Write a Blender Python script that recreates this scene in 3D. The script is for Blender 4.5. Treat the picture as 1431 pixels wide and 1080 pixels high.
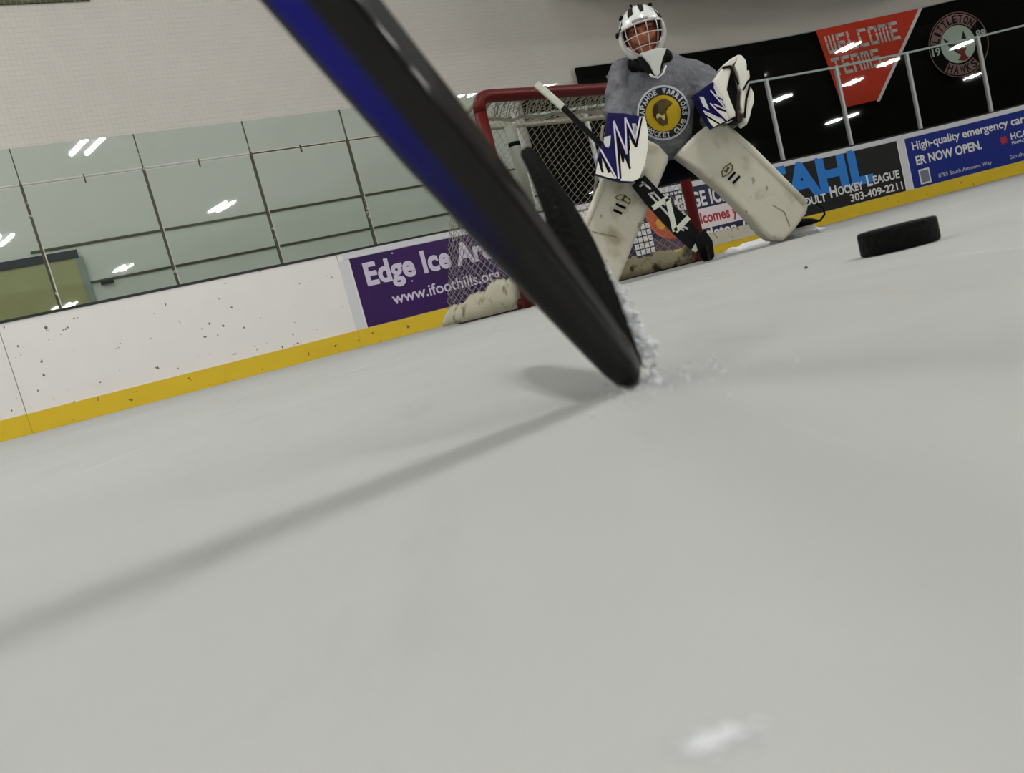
import bpy, bmesh, math, random
import numpy as np
from mathutils import Vector, Matrix, noise
from mathutils.bvhtree import BVHTree

random.seed(7)
for o in list(bpy.data.objects): bpy.data.objects.remove(o)
SC = bpy.context.scene
COL = SC.collection

# ------------------------------------------------------------------ camera
PITCH, ROLL, CAM_H, FPX = math.radians(5.94), math.radians(14.63), 0.047, 1077.0
cam_d = bpy.data.cameras.new('camera')
cam = bpy.data.objects.new('camera', cam_d); COL.objects.link(cam)
cam_d.sensor_fit = 'HORIZONTAL'; cam_d.sensor_width = 36.0
cam_d.lens = FPX / 1431.0 * 36.0
cam_d.clip_start = 0.01; cam_d.clip_end = 200
_F = Vector((0, math.cos(PITCH), -math.sin(PITCH)))
_U = Vector((0, math.sin(PITCH), math.cos(PITCH)))
_R = Vector((1, 0, 0))
_r = math.cos(ROLL) * _R - math.sin(ROLL) * _U
_u = math.sin(ROLL) * _R + math.cos(ROLL) * _U
cam.matrix_world = Matrix(((_r.x, _u.x, -_F.x, 0), (_r.y, _u.y, -_F.y, 0), (_r.z, _u.z, -_F.z, CAM_H), (0, 0, 0, 1)))
cam_d.dof.use_dof = True
cam_d.dof.focus_distance = 4.6
cam_d.dof.aperture_fstop = 13.0
SC.camera = cam

# ------------------------------------------------------------------ world and exposure
w = bpy.data.worlds.new('world'); SC.world = w; w.use_nodes = True
bg = w.node_tree.nodes['Background']
bg.inputs['Color'].default_value = (0.98, 1.0, 0.985, 1)
bg.inputs['Strength'].default_value = 0.27
SC.view_settings.view_transform = 'Standard'
SC.view_settings.look = 'None'
SC.view_settings.gamma = 1.0
SC.view_settings.exposure = 0.10
SC.view_settings.use_curve_mapping = False
TUBE_LE = 88.0          # radiance of the ceiling tubes

# ------------------------------------------------------------------ helpers
def lin(c):
    o = []
    for v in c:
        v = v / 255.0
        o.append(v / 12.92 if v <= .04045 else ((v + .055) / 1.055) ** 2.4)
    return o + [1.0]

def mat(name, rgb, rough=0.6, spec=0.5, metal=0.0, noise_amt=0.0, noise_scale=8.0, bump=0.0, bump_scale=40.0, coat=0.0, bump_dist=0.01):
    m = bpy.data.materials.new(name); m.use_nodes = True
    nt = m.node_tree; b = nt.nodes['Principled BSDF']
    c = lin(rgb)
    b.inputs['Base Color'].default_value = c
    b.inputs['Roughness'].default_value = rough
    b.inputs['Specular IOR Level'].default_value = spec
    b.inputs['Metallic'].default_value = metal
    b.inputs['Coat Weight'].default_value = coat
    b.inputs['Coat Roughness'].default_value = 0.08
    tc = nt.nodes.new('ShaderNodeTexCoord')
    if noise_amt > 0:
        n = nt.nodes.new('ShaderNodeTexNoise'); n.inputs['Scale'].default_value = noise_scale
        n.inputs['Detail'].default_value = 5
        nt.links.new(tc.outputs['Object'], n.inputs['Vector'])
        mx = nt.nodes.new('ShaderNodeMix'); mx.data_type = 'RGBA'
        mx.inputs[6].default_value = [v * (1 - noise_amt) for v in c[:3]] + [1]
        mx.inputs[7].default_value = [min(1, v * (1 + noise_amt)) for v in c[:3]] + [1]
        nt.links.new(n.outputs['Fac'], mx.inputs[0])
        nt.links.new(mx.outputs[2], b.inputs['Base Color'])
    if bump > 0:
        n2 = nt.nodes.new('ShaderNodeTexNoise'); n2.inputs['Scale'].default_value = bump_scale
        n2.inputs['Detail'].default_value = 4
        nt.links.new(tc.outputs['Object'], n2.inputs['Vector'])
        bp_ = nt.nodes.new('ShaderNodeBump'); bp_.inputs['Strength'].default_value = bump
        bp_.inputs['Distance'].default_value = bump_dist
        nt.links.new(n2.outputs['Fac'], bp_.inputs['Height'])
        nt.links.new(bp_.outputs['Normal'], b.inputs['Normal'])
    return m

def speckle(m, rgb, scale, thr, width=0.02, detail=3, stretch=(1, 1, 1), amount=1.0):
    """adds small stains of colour rgb where a noise exceeds thr"""
    nt = m.node_tree; b = nt.nodes['Principled BSDF']
    tc = nt.nodes.new('ShaderNodeTexCoord'); mp = nt.nodes.new('ShaderNodeMapping')
    mp.inputs['Scale'].default_value = stretch
    nt.links.new(tc.outputs['Object'], mp.inputs['Vector'])
    n = nt.nodes.new('ShaderNodeTexNoise'); n.inputs['Scale'].default_value = scale; n.inputs['Detail'].default_value = detail
    nt.links.new(mp.outputs['Vector'], n.inputs['Vector'])
    r = nt.nodes.new('ShaderNodeMapRange'); r.inputs['From Min'].default_value = thr; r.inputs['From Max'].default_value = thr + width
    r.inputs['To Max'].default_value = amount
    nt.links.new(n.outputs['Fac'], r.inputs['Value'])
    mx = nt.nodes.new('ShaderNodeMix'); mx.data_type = 'RGBA'; mx.inputs[7].default_value = lin(rgb)
    src = b.inputs['Base Color']
    if src.is_linked: nt.links.new(src.links[0].from_socket, mx.inputs[6])
    else: mx.inputs[6].default_value = list(src.default_value)
    nt.links.new(r.outputs['Result'], mx.inputs[0])
    nt.links.new(mx.outputs[2], src)
    return m

def empty(name, loc):
    o = bpy.data.objects.new(name, None); COL.objects.link(o); o.location = loc
    o.empty_display_size = 0.1
    return o

def tag(o, label=None, cat=None, group=None, kind=None):
    if label: o['label'] = label
    if cat: o['category'] = cat
    if group: o['group'] = group
    if kind: o['kind'] = kind
    return o

ROOT = {}
def adopt(o, parent):
    o.parent = parent
    r = parent
    while r.parent: r = r.parent
    if parent.parent is None:
        o.matrix_parent_inverse = Matrix.Translation(-Vector(parent.location))
    return o

def obj(name, me, m, parent=None, smooth=False):
    o = bpy.data.objects.new(name, me); COL.objects.link(o)
    if m and not me.materials: me.materials.append(m)
    if smooth:
        for p in me.polygons: p.use_smooth = True
    if parent: adopt(o, parent)
    return o

def mesh(verts, faces, name='m'):
    me = bpy.data.meshes.new(name); me.from_pydata([tuple(v) for v in verts], [], faces); me.update(); return me

def bm_mesh(bm, name='m'):
    me = bpy.data.meshes.new(name); bm.normal_update(); bm.to_mesh(me); bm.free(); return me

def prism_mesh(pts, y0, y1, bevel=0.0, seg=2):
    """outline in world X,Z extruded along Y; y0 (front) and y1 may be functions of (x, z)"""
    fy0 = y0 if callable(y0) else (lambda x, z: y0)
    fy1 = y1 if callable(y1) else (lambda x, z: y1)
    bm = bmesh.new()
    a = sum(pts[i][0] * pts[(i + 1) % len(pts)][1] - pts[(i + 1) % len(pts)][0] * pts[i][1] for i in range(len(pts)))
    if a < 0: pts = pts[::-1]
    f = [bm.verts.new((x, fy0(x, z), z)) for x, z in pts]
    b = [bm.verts.new((x, fy1(x, z), z)) for x, z in pts]
    n = len(pts)
    ff = bm.faces.new(f); bf = bm.faces.new(b[::-1])
    for i in range(n): bm.faces.new((f[i], b[i], b[(i + 1) % n], f[(i + 1) % n]))
    bmesh.ops.recalc_face_normals(bm, faces=bm.faces)
    if bevel > 0:
        ed = list(ff.edges) + list(bf.edges)
        bmesh.ops.bevel(bm, geom=ed, offset=bevel, segments=seg, affect='EDGES', profile=0.6, clamp_overlap=True)
    return bm_mesh(bm)

def prism(name, pts, y0, y1, m, parent, bevel=0.0, seg=2, smooth=False):
    return obj(name, prism_mesh(pts, y0, y1, bevel, seg), m, parent, smooth)

def strokes_mesh(segs, wd, y0, y1):
    """several straight strokes in the X,Z plane as thin bars joined into one mesh"""
    V, Fc = [], []
    fy = y0 if callable(y0) else (lambda x, z: y0)
    th = (y1 - y0) if not callable(y0) else y1
    for (a, b) in segs:
        d = Vector((b[0] - a[0], b[1] - a[1])); L = max(d.length, 1e-6); d /= L
        nx, nz = -d.y * wd / 2, d.x * wd / 2
        q = [(a[0] + nx, a[1] + nz), (b[0] + nx, b[1] + nz), (b[0] - nx, b[1] - nz), (a[0] - nx, a[1] - nz)]
        k = len(V)
        V += [(x, fy(x, z), z) for x, z in q] + [(x, fy(x, z) + th, z) for x, z in q]
        Fc += [(k, k+1, k+2, k+3), (k+4, k+7, k+6, k+5)] + [(k+i, k+4+i, k+4+(i+1) % 4, k+(i+1) % 4) for i in range(4)]
    return mesh(V, Fc)

def add_tube(V, Fc, pts, r, n=6, close=False, caps=True):
    pts = [Vector(p) for p in pts]; k0 = len(V)
    rs = r if isinstance(r, (list, tuple)) else [r] * len(pts)
    m = len(pts); prev = None
    for i, p in enumerate(pts):
        if close: t = pts[(i + 1) % m] - pts[i - 1]
        else: t = pts[min(i + 1, m - 1)] - pts[max(i - 1, 0)]
        t.normalize()
        if prev is None:
            a = Vector((0, 0, 1)) if abs(t.z) < .9 else Vector((1, 0, 0))
            u = t.cross(a).normalized()
        else:
            u = (prev - t * prev.dot(t)).normalized()
        prev = u; v = t.cross(u)
        for j in range(n):
            an = 2 * math.pi * j / n
            V.append(p + (u * math.cos(an) + v * math.sin(an)) * rs[i])
    for i in range(m if close else m - 1):
        for j in range(n):
            a = k0 + i * n + j; b = k0 + i * n + (j + 1) % n
            c = k0 + ((i + 1) % m) * n + (j + 1) % n; d = k0 + ((i + 1) % m) * n + j
            Fc.append((a, b, c, d))
    if caps and not close:
        Fc.append(tuple(k0 + j for j in range(n))[::-1]); Fc.append(tuple(k0 + (m - 1) * n + j for j in range(n)))

def tube(name, pts, r, m, parent=None, n=10, smooth=True, close=False):
    V, Fc = [], []; add_tube(V, Fc, pts, r, n, close)
    return obj(name, mesh(V, Fc), m, parent, smooth)

def loft_mesh(rings, caps=True):
    V, Fc = [], []; n = len(rings[0])
    for r in rings: V += [tuple(p) for p in r]
    for i in range(len(rings) - 1):
        for j in range(n):
            Fc.append((i * n + j, i * n + (j + 1) % n, (i + 1) * n + (j + 1) % n, (i + 1) * n + j))
    if caps:
        Fc.append(tuple(range(n))[::-1]); Fc.append(tuple((len(rings) - 1) * n + j for j in range(n)))
    bm = bmesh.new(); me = mesh(V, Fc); bm.from_mesh(me); bmesh.ops.recalc_face_normals(bm, faces=bm.faces)
    bpy.data.meshes.remove(me); return bm_mesh(bm)

def box_bm(bm, x0, x1, y0, y1, z0, z1):
    v = [bm.verts.new(c) for c in ((x0,y0,z0),(x1,y0,z0),(x1,y1,z0),(x0,y1,z0),(x0,y0,z1),(x1,y0,z1),(x1,y1,z1),(x0,y1,z1))]
    for f in ((0,3,2,1),(4,5,6,7),(0,1,5,4),(1,2,6,5),(2,3,7,6),(3,0,4,7)): bm.faces.new([v[i] for i in f])

def capsule(bm, p, q, r0, r1, seg=14):
    p, q = Vector(p), Vector(q); d = q - p; L = d.length
    if L < 1e-5: d = Vector((0, 0, 1)); 
    d = d.normalized(); a = Vector((0, 0, 1)) if abs(d.z) < .9 else Vector((1, 0, 0))
    u = d.cross(a).normalized(); v = d.cross(u)
    rings = []
    for k in range(1, 6):
        an = math.pi / 2 * (1 - k / 5); rings.append((p - d * r0 * math.sin(an), r0 * math.cos(an)))
    for k in range(0, 5):
        an = math.pi / 2 * (k / 5); rings.append((q + d * r1 * math.sin(an), r1 * math.cos(an)))
    vs = []
    for c, r in rings:
        vs.append([bm.verts.new(c + (u * math.cos(2*math.pi*j/seg) + v * math.sin(2*math.pi*j/seg)) * r) for j in range(seg)])
    b = bm.verts.new(p - d * r0); t = bm.verts.new(q + d * r1)
    for i in range(len(vs) - 1):
        for j in range(seg): bm.faces.new((vs[i][j], vs[i][(j+1) % seg], vs[i+1][(j+1) % seg], vs[i+1][j]))
    for j in range(seg):
        bm.faces.new((b, vs[0][(j+1) % seg], vs[0][j])); bm.faces.new((t, vs[-1][j], vs[-1][(j+1) % seg]))

def ellipsoid(bm, c, rx, ry, rz, rot=0.0, seg=20, rings=12):
    r = bmesh.ops.create_uvsphere(bm, u_segments=seg, v_segments=rings, radius=1)
    M = Matrix.Translation(c) @ Matrix.Rotation(rot, 4, 'Z') @ Matrix.Diagonal((rx, ry, rz, 1))
    bmesh.ops.transform(bm, matrix=M, verts=r['verts'])

def remeshed(bm, voxel, smooth_it=4):
    """fuse overlapping closed shapes into one continuous surface"""
    bmesh.ops.recalc_face_normals(bm, faces=bm.faces)
    me = bm_mesh(bm); o = bpy.data.objects.new('tmp', me); COL.objects.link(o)
    md = o.modifiers.new('r', 'REMESH'); md.mode = 'VOXEL'; md.voxel_size = voxel
    sm = o.modifiers.new('s', 'SMOOTH'); sm.iterations = smooth_it; sm.factor = .5
    dg = bpy.context.evaluated_depsgraph_get()
    out = bpy.data.meshes.new_from_object(o.evaluated_get(dg))
    bpy.data.objects.remove(o); bpy.data.meshes.remove(me)
    return out

def bvh_of(me): return BVHTree.FromPolygons([v.co.copy() for v in me.vertices], [tuple(p.vertices) for p in me.polygons])

_FONT = {}
def text_polys(body, bold=0.0, spacing=1.0):
    """flat glyph geometry of the built-in font: (verts2d, faces, cap height)"""
    cu = bpy.data.curves.new('t', 'FONT'); cu.body = body; cu.size = 1; cu.offset = bold; cu.resolution_u = 4
    cu.space_character = spacing
    o = bpy.data.objects.new('t', cu); COL.objects.link(o)
    dg = bpy.context.evaluated_depsgraph_get()
    me = bpy.data.meshes.new_from_object(o.evaluated_get(dg))
    V = [(v.co.x, v.co.y) for v in me.vertices]; Fc = [tuple(p.vertices) for p in me.polygons]
    bpy.data.objects.remove(o); bpy.data.curves.remove(cu); bpy.data.meshes.remove(me)
    return V, Fc
_V, _ = text_polys('H'); CAP = max(v[1] for v in _V)
def text_obj(name, body, x0, z0, cap, width, fn, m, parent, bold=0.0, ref=None, spacing=1.0):
    """lettering: left end x0, baseline z0, cap height, width of the whole string (or of its beginning ref); fn(x, z) -> 3D"""
    V, Fc = text_polys(body, bold, spacing)
    R = text_polys(ref, bold, spacing)[0] if ref else V
    xa = min(v[0] for v in V); wd = max(v[0] for v in R) - min(v[0] for v in R)
    sx = width / wd; sz = cap / CAP
    return obj(name, mesh([fn(x0 + (v[0] - xa) * sx, z0 + v[1] * sz) for v in V], Fc), m, parent)

# ------------------------------------------------------------------ the line of the boards (plan view)
PTS = [(-10.2,4.45),(-7.4,5.92),(-4.55,7.38),(-1.30,8.98),(1.8,10.48),(4.95,11.85),(7.1,12.50),(9.09,12.83),(11.5,12.85),(14,12.3)]
def _sample(P, n=24):
    P = np.array(P, float); out = []
    for i in range(1, len(P) - 2):
        p0, p1, p2, p3 = P[i-1:i+3]
        for k in range(n):
            t = k / n
            out.append(.5*((2*p1)+(-p0+p2)*t+(2*p0-5*p1+4*p2-p3)*t*t+(-p0+3*p1-3*p2+p3)*t**3))
    out.append(P[-2]); return np.array(out)
_S = _sample(PTS); _L = np.concatenate([[0], np.cumsum(np.linalg.norm(np.diff(_S, axis=0), axis=1))]); SLEN = float(_L[-1])
def bp(s, z=0.0, off=0.0):
    """point on the boards: distance s along them, height z, off > 0 is away from the ice"""
    f = lambda q: np.array([np.interp(q, _L, _S[:, 0]), np.interp(q, _L, _S[:, 1])])
    p = f(s); t = f(min(s + .05, SLEN)) - f(max(s - .05, 0)); t /= np.linalg.norm(t)
    return (float(p[0] - t[1] * off), float(p[1] + t[0] * off), z)

def band_mesh(s0, s1, z0, z1, o0, o1, step=0.35, ztop=None):
    """closed slab following the boards; o0 is the face towards the ice"""
    n = max(1, int(math.ceil((s1 - s0) / step))); V, Fc = [], []
    for i in range(n + 1):
        s = s0 + (s1 - s0) * i / n
        for z, o in ((z0, o0), (z1, o0), (z1, o1), (z0, o1)): V.append(bp(s, z, o))
    for i in range(n):
        for j in range(4): Fc.append((i*4+j, i*4+(j+1) % 4, i*4+4+(j+1) % 4, i*4+4+j))
    Fc.append((3, 2, 1, 0)); k = n*4; Fc.append((k, k+1, k+2, k+3))
    bm = bmesh.new(); me = mesh(V, Fc); bm.from_mesh(me); bpy.data.meshes.remove(me)
    bmesh.ops.recalc_face_normals(bm, faces=bm.faces); return bm_mesh(bm)
def band(name, s0, s1, z0, z1, o0, o1, m, parent=None, step=0.35):
    return obj(name, band_mesh(s0, s1, z0, z1, o0, o1, step), m, parent)

def poly_on_boards(name, pts, off, th, m, parent, bp=bp):
    """flat shape on the boards: outline in (s, z)"""
    V = [bp(s, z, off) for s, z in pts] + [bp(s, z, off + th) for s, z in pts]; n = len(pts)
    Fc = [tuple(range(n)), tuple(range(2*n - 1, n - 1, -1))] + [(i, n+i, n+(i+1) % n, (i+1) % n) for i in range(n)]
    bm = bmesh.new(); me = mesh(V, Fc); bm.from_mesh(me); bpy.data.meshes.remove(me)
    bmesh.ops.recalc_face_normals(bm, faces=bm.faces); return obj(name, bm_mesh(bm), m, parent)
def disc_pts(cs, cz, r, n=40, a0=0, a1=2*math.pi):
    return [(cs + r*math.cos(a0+(a1-a0)*i/n), cz + r*math.sin(a0+(a1-a0)*i/n)) for i in range(n)]

# outlines in metres (X, Z) of the goalie's gear
GEO = {'blk': [(0.803, 0.839), (0.876, 0.817), (0.946, 0.785), (0.972, 0.769), (0.967, 0.695), (0.94, 0.607), (0.912, 0.551), (0.865, 0.483), (0.83, 0.476), (0.781, 0.491), (0.741, 0.511), (0.713, 0.53), (0.663, 0.559), (0.691, 0.623), (0.715, 0.664), (0.768, 0.746)], 'blk_white_r': [(0.956, 0.777), (0.972, 0.767), (0.967, 0.695), (0.94, 0.607), (0.912, 0.551), (0.865, 0.483), (0.83, 0.476), (0.773, 0.494), (0.811, 0.672), (0.809, 0.573), (0.825, 0.605), (0.832, 0.535), (0.872, 0.708), (0.877, 0.651), (0.887, 0.658), (0.89, 0.634)], 'blk_white_l': [(0.69, 0.619), (0.697, 0.55), (0.714, 0.625), (0.729, 0.546), (0.736, 0.552), (0.751, 0.51), (0.712, 0.528), (0.663, 0.559)], 'blk_zig': [[(0.717, 0.67), (0.755, 0.511)], [(0.766, 0.506), (0.817, 0.789)], [(0.817, 0.789), (0.836, 0.618)], [(0.835, 0.614), (0.876, 0.791)], [(0.876, 0.791), (0.896, 0.672)], [(0.896, 0.672), (0.95, 0.776)]], 'blk_zigd': [[(0.696, 0.63), (0.698, 0.556)], [(0.717, 0.64), (0.729, 0.546)], [(0.774, 0.504), (0.815, 0.702)], [(0.816, 0.726), (0.809, 0.581)], [(0.824, 0.637), (0.833, 0.539)], [(0.852, 0.63), (0.868, 0.705)], [(0.872, 0.731), (0.89, 0.636)], [(0.89, 0.636), (0.955, 0.771)]], 'blk_logo': [(0.75, 0.723), (0.784, 0.722), (0.77, 0.682), (0.756, 0.666), (0.743, 0.677), (0.741, 0.701)], 'cuff': [(1.223, 0.806), (1.27, 0.825), (1.327, 0.846), (1.336, 0.848), (1.366, 0.751), (1.381, 0.676), (1.395, 0.649), (1.362, 0.646), (1.311, 0.639), (1.28, 0.633), (1.268, 0.654), (1.246, 0.722), (1.23, 0.777)], 'cuff_white': [(1.336, 0.848), (1.366, 0.751), (1.371, 0.741), (1.341, 0.768), (1.385, 0.675), (1.395, 0.649), (1.357, 0.645), (1.316, 0.712), (1.337, 0.699), (1.379, 0.679), (1.363, 0.72), (1.348, 0.728), (1.324, 0.816)], 'cuff_white2': [(1.246, 0.722), (1.284, 0.693), (1.342, 0.647), (1.28, 0.633), (1.268, 0.654)], 'cuff_zig': [[(1.33, 0.841), (1.362, 0.751)], [(1.362, 0.751), (1.324, 0.78)], [(1.304, 0.807), (1.365, 0.696)], [(1.365, 0.696), (1.306, 0.738)], [(1.288, 0.747), (1.357, 0.645)], [(1.245, 0.72), (1.335, 0.654)]], 'cuff_zigd': [[(1.335, 0.844), (1.369, 0.74)], [(1.369, 0.74), (1.333, 0.767)], [(1.311, 0.795), (1.379, 0.679)], [(1.379, 0.679), (1.325, 0.716)], [(1.296, 0.729), (1.358, 0.641)], [(1.25, 0.698), (1.312, 0.641)]], 'cuff_logo': [(1.243, 0.789), (1.264, 0.784), (1.272, 0.747), (1.277, 0.718), (1.265, 0.727), (1.252, 0.74)], 'palm': [(1.329, 0.847), (1.342, 0.858), (1.382, 0.892), (1.418, 0.891), (1.428, 0.875), (1.413, 0.844), (1.387, 0.792), (1.392, 0.744), (1.404, 0.678), (1.4, 0.656), (1.385, 0.644), (1.362, 0.646), (1.359, 0.721), (1.346, 0.787)], 'pocket': [(1.426, 0.893), (1.443, 0.859), (1.447, 0.808), (1.45, 0.784), (1.427, 0.704), (1.446, 0.66), (1.431, 0.632), (1.393, 0.642), (1.363, 0.688), (1.379, 0.794), (1.408, 0.849)], 'fing': [(1.45, 0.892), (1.476, 0.932), (1.496, 0.933), (1.511, 0.904), (1.503, 0.84), (1.497, 0.803), (1.474, 0.747), (1.448, 0.667), (1.435, 0.666), (1.442, 0.715), (1.46, 0.774), (1.451, 0.788), (1.459, 0.84)], 'fing2': [(1.498, 0.803), (1.507, 0.789), (1.518, 0.747), (1.511, 0.706), (1.489, 0.672), (1.474, 0.641), (1.45, 0.608), (1.439, 0.62), (1.451, 0.674), (1.476, 0.746)], 'fing3': [(1.507, 0.921), (1.521, 0.892), (1.512, 0.861), (1.526, 0.862), (1.522, 0.828), (1.508, 0.808), (1.498, 0.811), (1.507, 0.867)], 'arch': [(1.386, 0.899), (1.394, 0.909), (1.443, 0.931), (1.477, 0.94), (1.496, 0.935), (1.478, 0.924), (1.439, 0.897), (1.427, 0.894), (1.4, 0.899)], 'tan': [(1.441, 0.887), (1.473, 0.921), (1.47, 0.864), (1.47, 0.802), (1.454, 0.783), (1.449, 0.815)], 'lace': [(1.446, 0.785), (1.457, 0.77), (1.442, 0.715), (1.435, 0.666), (1.446, 0.66), (1.431, 0.628), (1.413, 0.641), (1.424, 0.705)], 'trim': [[(1.385, 0.895), (1.427, 0.894), (1.446, 0.8)], [(1.5, 0.808), (1.463, 0.769)], [(1.503, 0.786), (1.469, 0.724), (1.439, 0.638)], [(1.357, 0.643), (1.399, 0.652)]], 'paddle': [(0.916, 0.502), (0.841, 0.468), (0.888, 0.366), (0.942, 0.266), (0.992, 0.177), (1.063, 0.073), (1.103, 0.104), (1.129, 0.142), (1.067, 0.256), (0.997, 0.36)], 'tape': [[(0.916, 0.332), (1.003, 0.363)], [(1.0, 0.36), (0.999, 0.191)], [(0.999, 0.191), (1.083, 0.243)], [(1.068, 0.072), (1.129, 0.131)]], 'padl': [[(0.876, 0.453), (0.909, 0.464)], [(0.892, 0.473), (0.928, 0.427)], [(0.909, 0.405), (0.942, 0.406)], [(0.914, 0.406), (0.992, 0.267)], [(0.937, 0.407), (0.982, 0.329)], [(1.021, 0.202), (1.044, 0.185)], [(1.039, 0.208), (1.065, 0.188)]], 'shaft_tape': [(0.498, 1.07), (0.598, 0.928)], 'shaft': [(0.598, 0.928), (0.899, 0.456)], 'lp_bars': [[(1.385, 0.408), (1.344, 0.38)], [(1.405, 0.383), (1.364, 0.357)]], 'lp_logo': [(1.317, 0.401), (1.317, 0.428), (1.337, 0.446), (1.368, 0.457), (1.378, 0.438), (1.369, 0.42), (1.342, 0.404)], 'rp_bars': [[(0.75, 0.404), (0.795, 0.371)], [(0.733, 0.378), (0.77, 0.35)]], 'rp_logo': [(0.755, 0.437), (0.78, 0.445), (0.805, 0.435), (0.819, 0.415), (0.828, 0.405), (0.815, 0.387), (0.796, 0.41), (0.766, 0.422)], 'lp_out': [(1.112, 0.566), (1.158, 0.599), (1.245, 0.65), (1.321, 0.682), (1.372, 0.659), (1.495, 0.502), (1.624, 0.314), (1.734, 0.155), (1.717, 0.114), (1.641, 0.047), (1.575, 0.007), (1.514, 0.027), (1.474, 0.071), (1.425, 0.159), (1.362, 0.254), (1.299, 0.345), (1.202, 0.466)]}

# ------------------------------------------------------------------ materials
M = {}
M['wall'] = mat('painted_wall', (228,222,214), .9, .2, noise_amt=.05, noise_scale=3, bump=.25, bump_scale=60)
M['shade_slab'] = mat('taupe_shade_slab', (150,140,120), .9, .2, noise_amt=.08, noise_scale=2, bump=.25, bump_scale=60)
M['trim_dark'] = mat('dark_seam', (92,88,68), .8, .2, noise_amt=.2, noise_scale=12)
M['boards'] = speckle(mat('white_boards', (244,240,237), .45, .4, noise_amt=.03, noise_scale=4), (110,102,88), 17, .705, .03, 2)
M['dirty_board'] = speckle(mat('dirty_white_board', (205,198,178), .6, .3, noise_amt=.12, noise_scale=9), (96,84,58), 7, .63, .05, 4)
M['yellow'] = speckle(mat('yellow_kick_plate', (228,194,42), .45, .4, noise_amt=.08, noise_scale=5), (120,95,30), 16, .70, .03, 2)
M['cap'] = mat('black_cap', (30,30,32), .5)
M['white_strip'] = mat('white_strip', (222,222,226), .5)
M['alu'] = mat('aluminium_post', (205,208,208), .45, .5, metal=.3)
M['gasket'] = speckle(mat('dark_gasket', (74,72,52), .8, noise_amt=.3, noise_scale=20), (170,170,160), 14, .64, .04, 2)
M['channel'] = mat('pale_seam', (168,180,176), .4, .5)
M['curtain'] = mat('black_backdrop', (14,15,10), .95, .1, noise_amt=.35, noise_scale=1.2)
M['olive'] = mat('olive_door', (176,168,122), .6, .3, noise_amt=.12, noise_scale=3)
M['green'] = mat('green_banner', (58,92,44), .8)
M['netting_cord'] = mat('netting_cord', (196,194,186), .9, .1)
M['goal_cord'] = mat('goal_cord', (158,155,140), .9, .05)
M['red_pipe'] = speckle(mat('red_pipe', (84,10,8), .4, .2, noise_amt=.12, noise_scale=6), (60,20,18), 14, .66, .05)
M['skirt'] = speckle(mat('dirty_canvas', (184,180,160), .9, .1, noise_amt=.15, noise_scale=8, bump=.8, bump_scale=20), (132,124,98), 14, .56, .12, 5)
M['skirt_shaded'] = speckle(mat('shaded_dirty_canvas', (128,122,98), .9, .1, noise_amt=.2, noise_scale=8), (60,54,36), 9, .56, .12, 4)  # right skirt: shade inside the net painted in as darker canvas, plus stains
M['grey_pole'] = mat('grey_sleeve', (150,152,140), .6, noise_amt=.1)
M['black'] = mat('black_matte', (5,5,6), .7, .15)
M['puck'] = speckle(mat('black_rubber', (5,5,4), .75, .15, bump=.5, bump_scale=180), (120,128,128), 24, .70, .02, 2)
M['white'] = mat('white_paint', (232,230,226), .5)
M['lav_white'] = mat('lavender_white', (216,206,226), .5)
M['purple'] = mat('purple_panel', (52,14,84), .4, .4, noise_amt=.35, noise_scale=1.5)
M['navy'] = mat('navy_panel', (38,40,72), .45, .4, noise_amt=.08)
M['sign_black'] = mat('black_panel', (20,20,20), .45, .4, noise_amt=.1)
M['sign_blue'] = mat('blue_panel', (12,38,130), .4, .4, noise_amt=.12, noise_scale=2)
M['logo_blue'] = mat('bright_blue', (38,128,214), .5)
M['band_white'] = mat('band_white', (236,222,226), .5)
M['text_red'] = mat('text_red', (176,40,46), .5)
M['orange'] = mat('orange_print', (196,84,48), .5, noise_amt=.2, noise_scale=3)
M['gold_print'] = mat('gold_print', (226,160,50), .5)
M['plum'] = mat('plum_print', (88,66,84), .5, noise_amt=.2)
M['banner_red'] = mat('banner_red', (214,66,44), .7, .2, noise_amt=.06, noise_scale=3)
M['pale_grey'] = mat('pale_grey', (206,206,200), .6)
M['pink_grey'] = mat('pink_grey_print', (150,112,112), .7)
M['dull_dark'] = mat('dull_dark_print', (30,28,20), .7, .15)
M['dull_red'] = mat('dull_red_print', (122,26,28), .7)
M['mint'] = mat('pale_mint_print', (190,204,190), .7)
M['qr_grey'] = mat('grey_square', (120,128,140), .6)
M['snow'] = mat('snow', (236,238,240), .8, .2, bump=.6, bump_scale=120)
M['debris'] = mat('dark_crumb', (60,58,50), .8)

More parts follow.
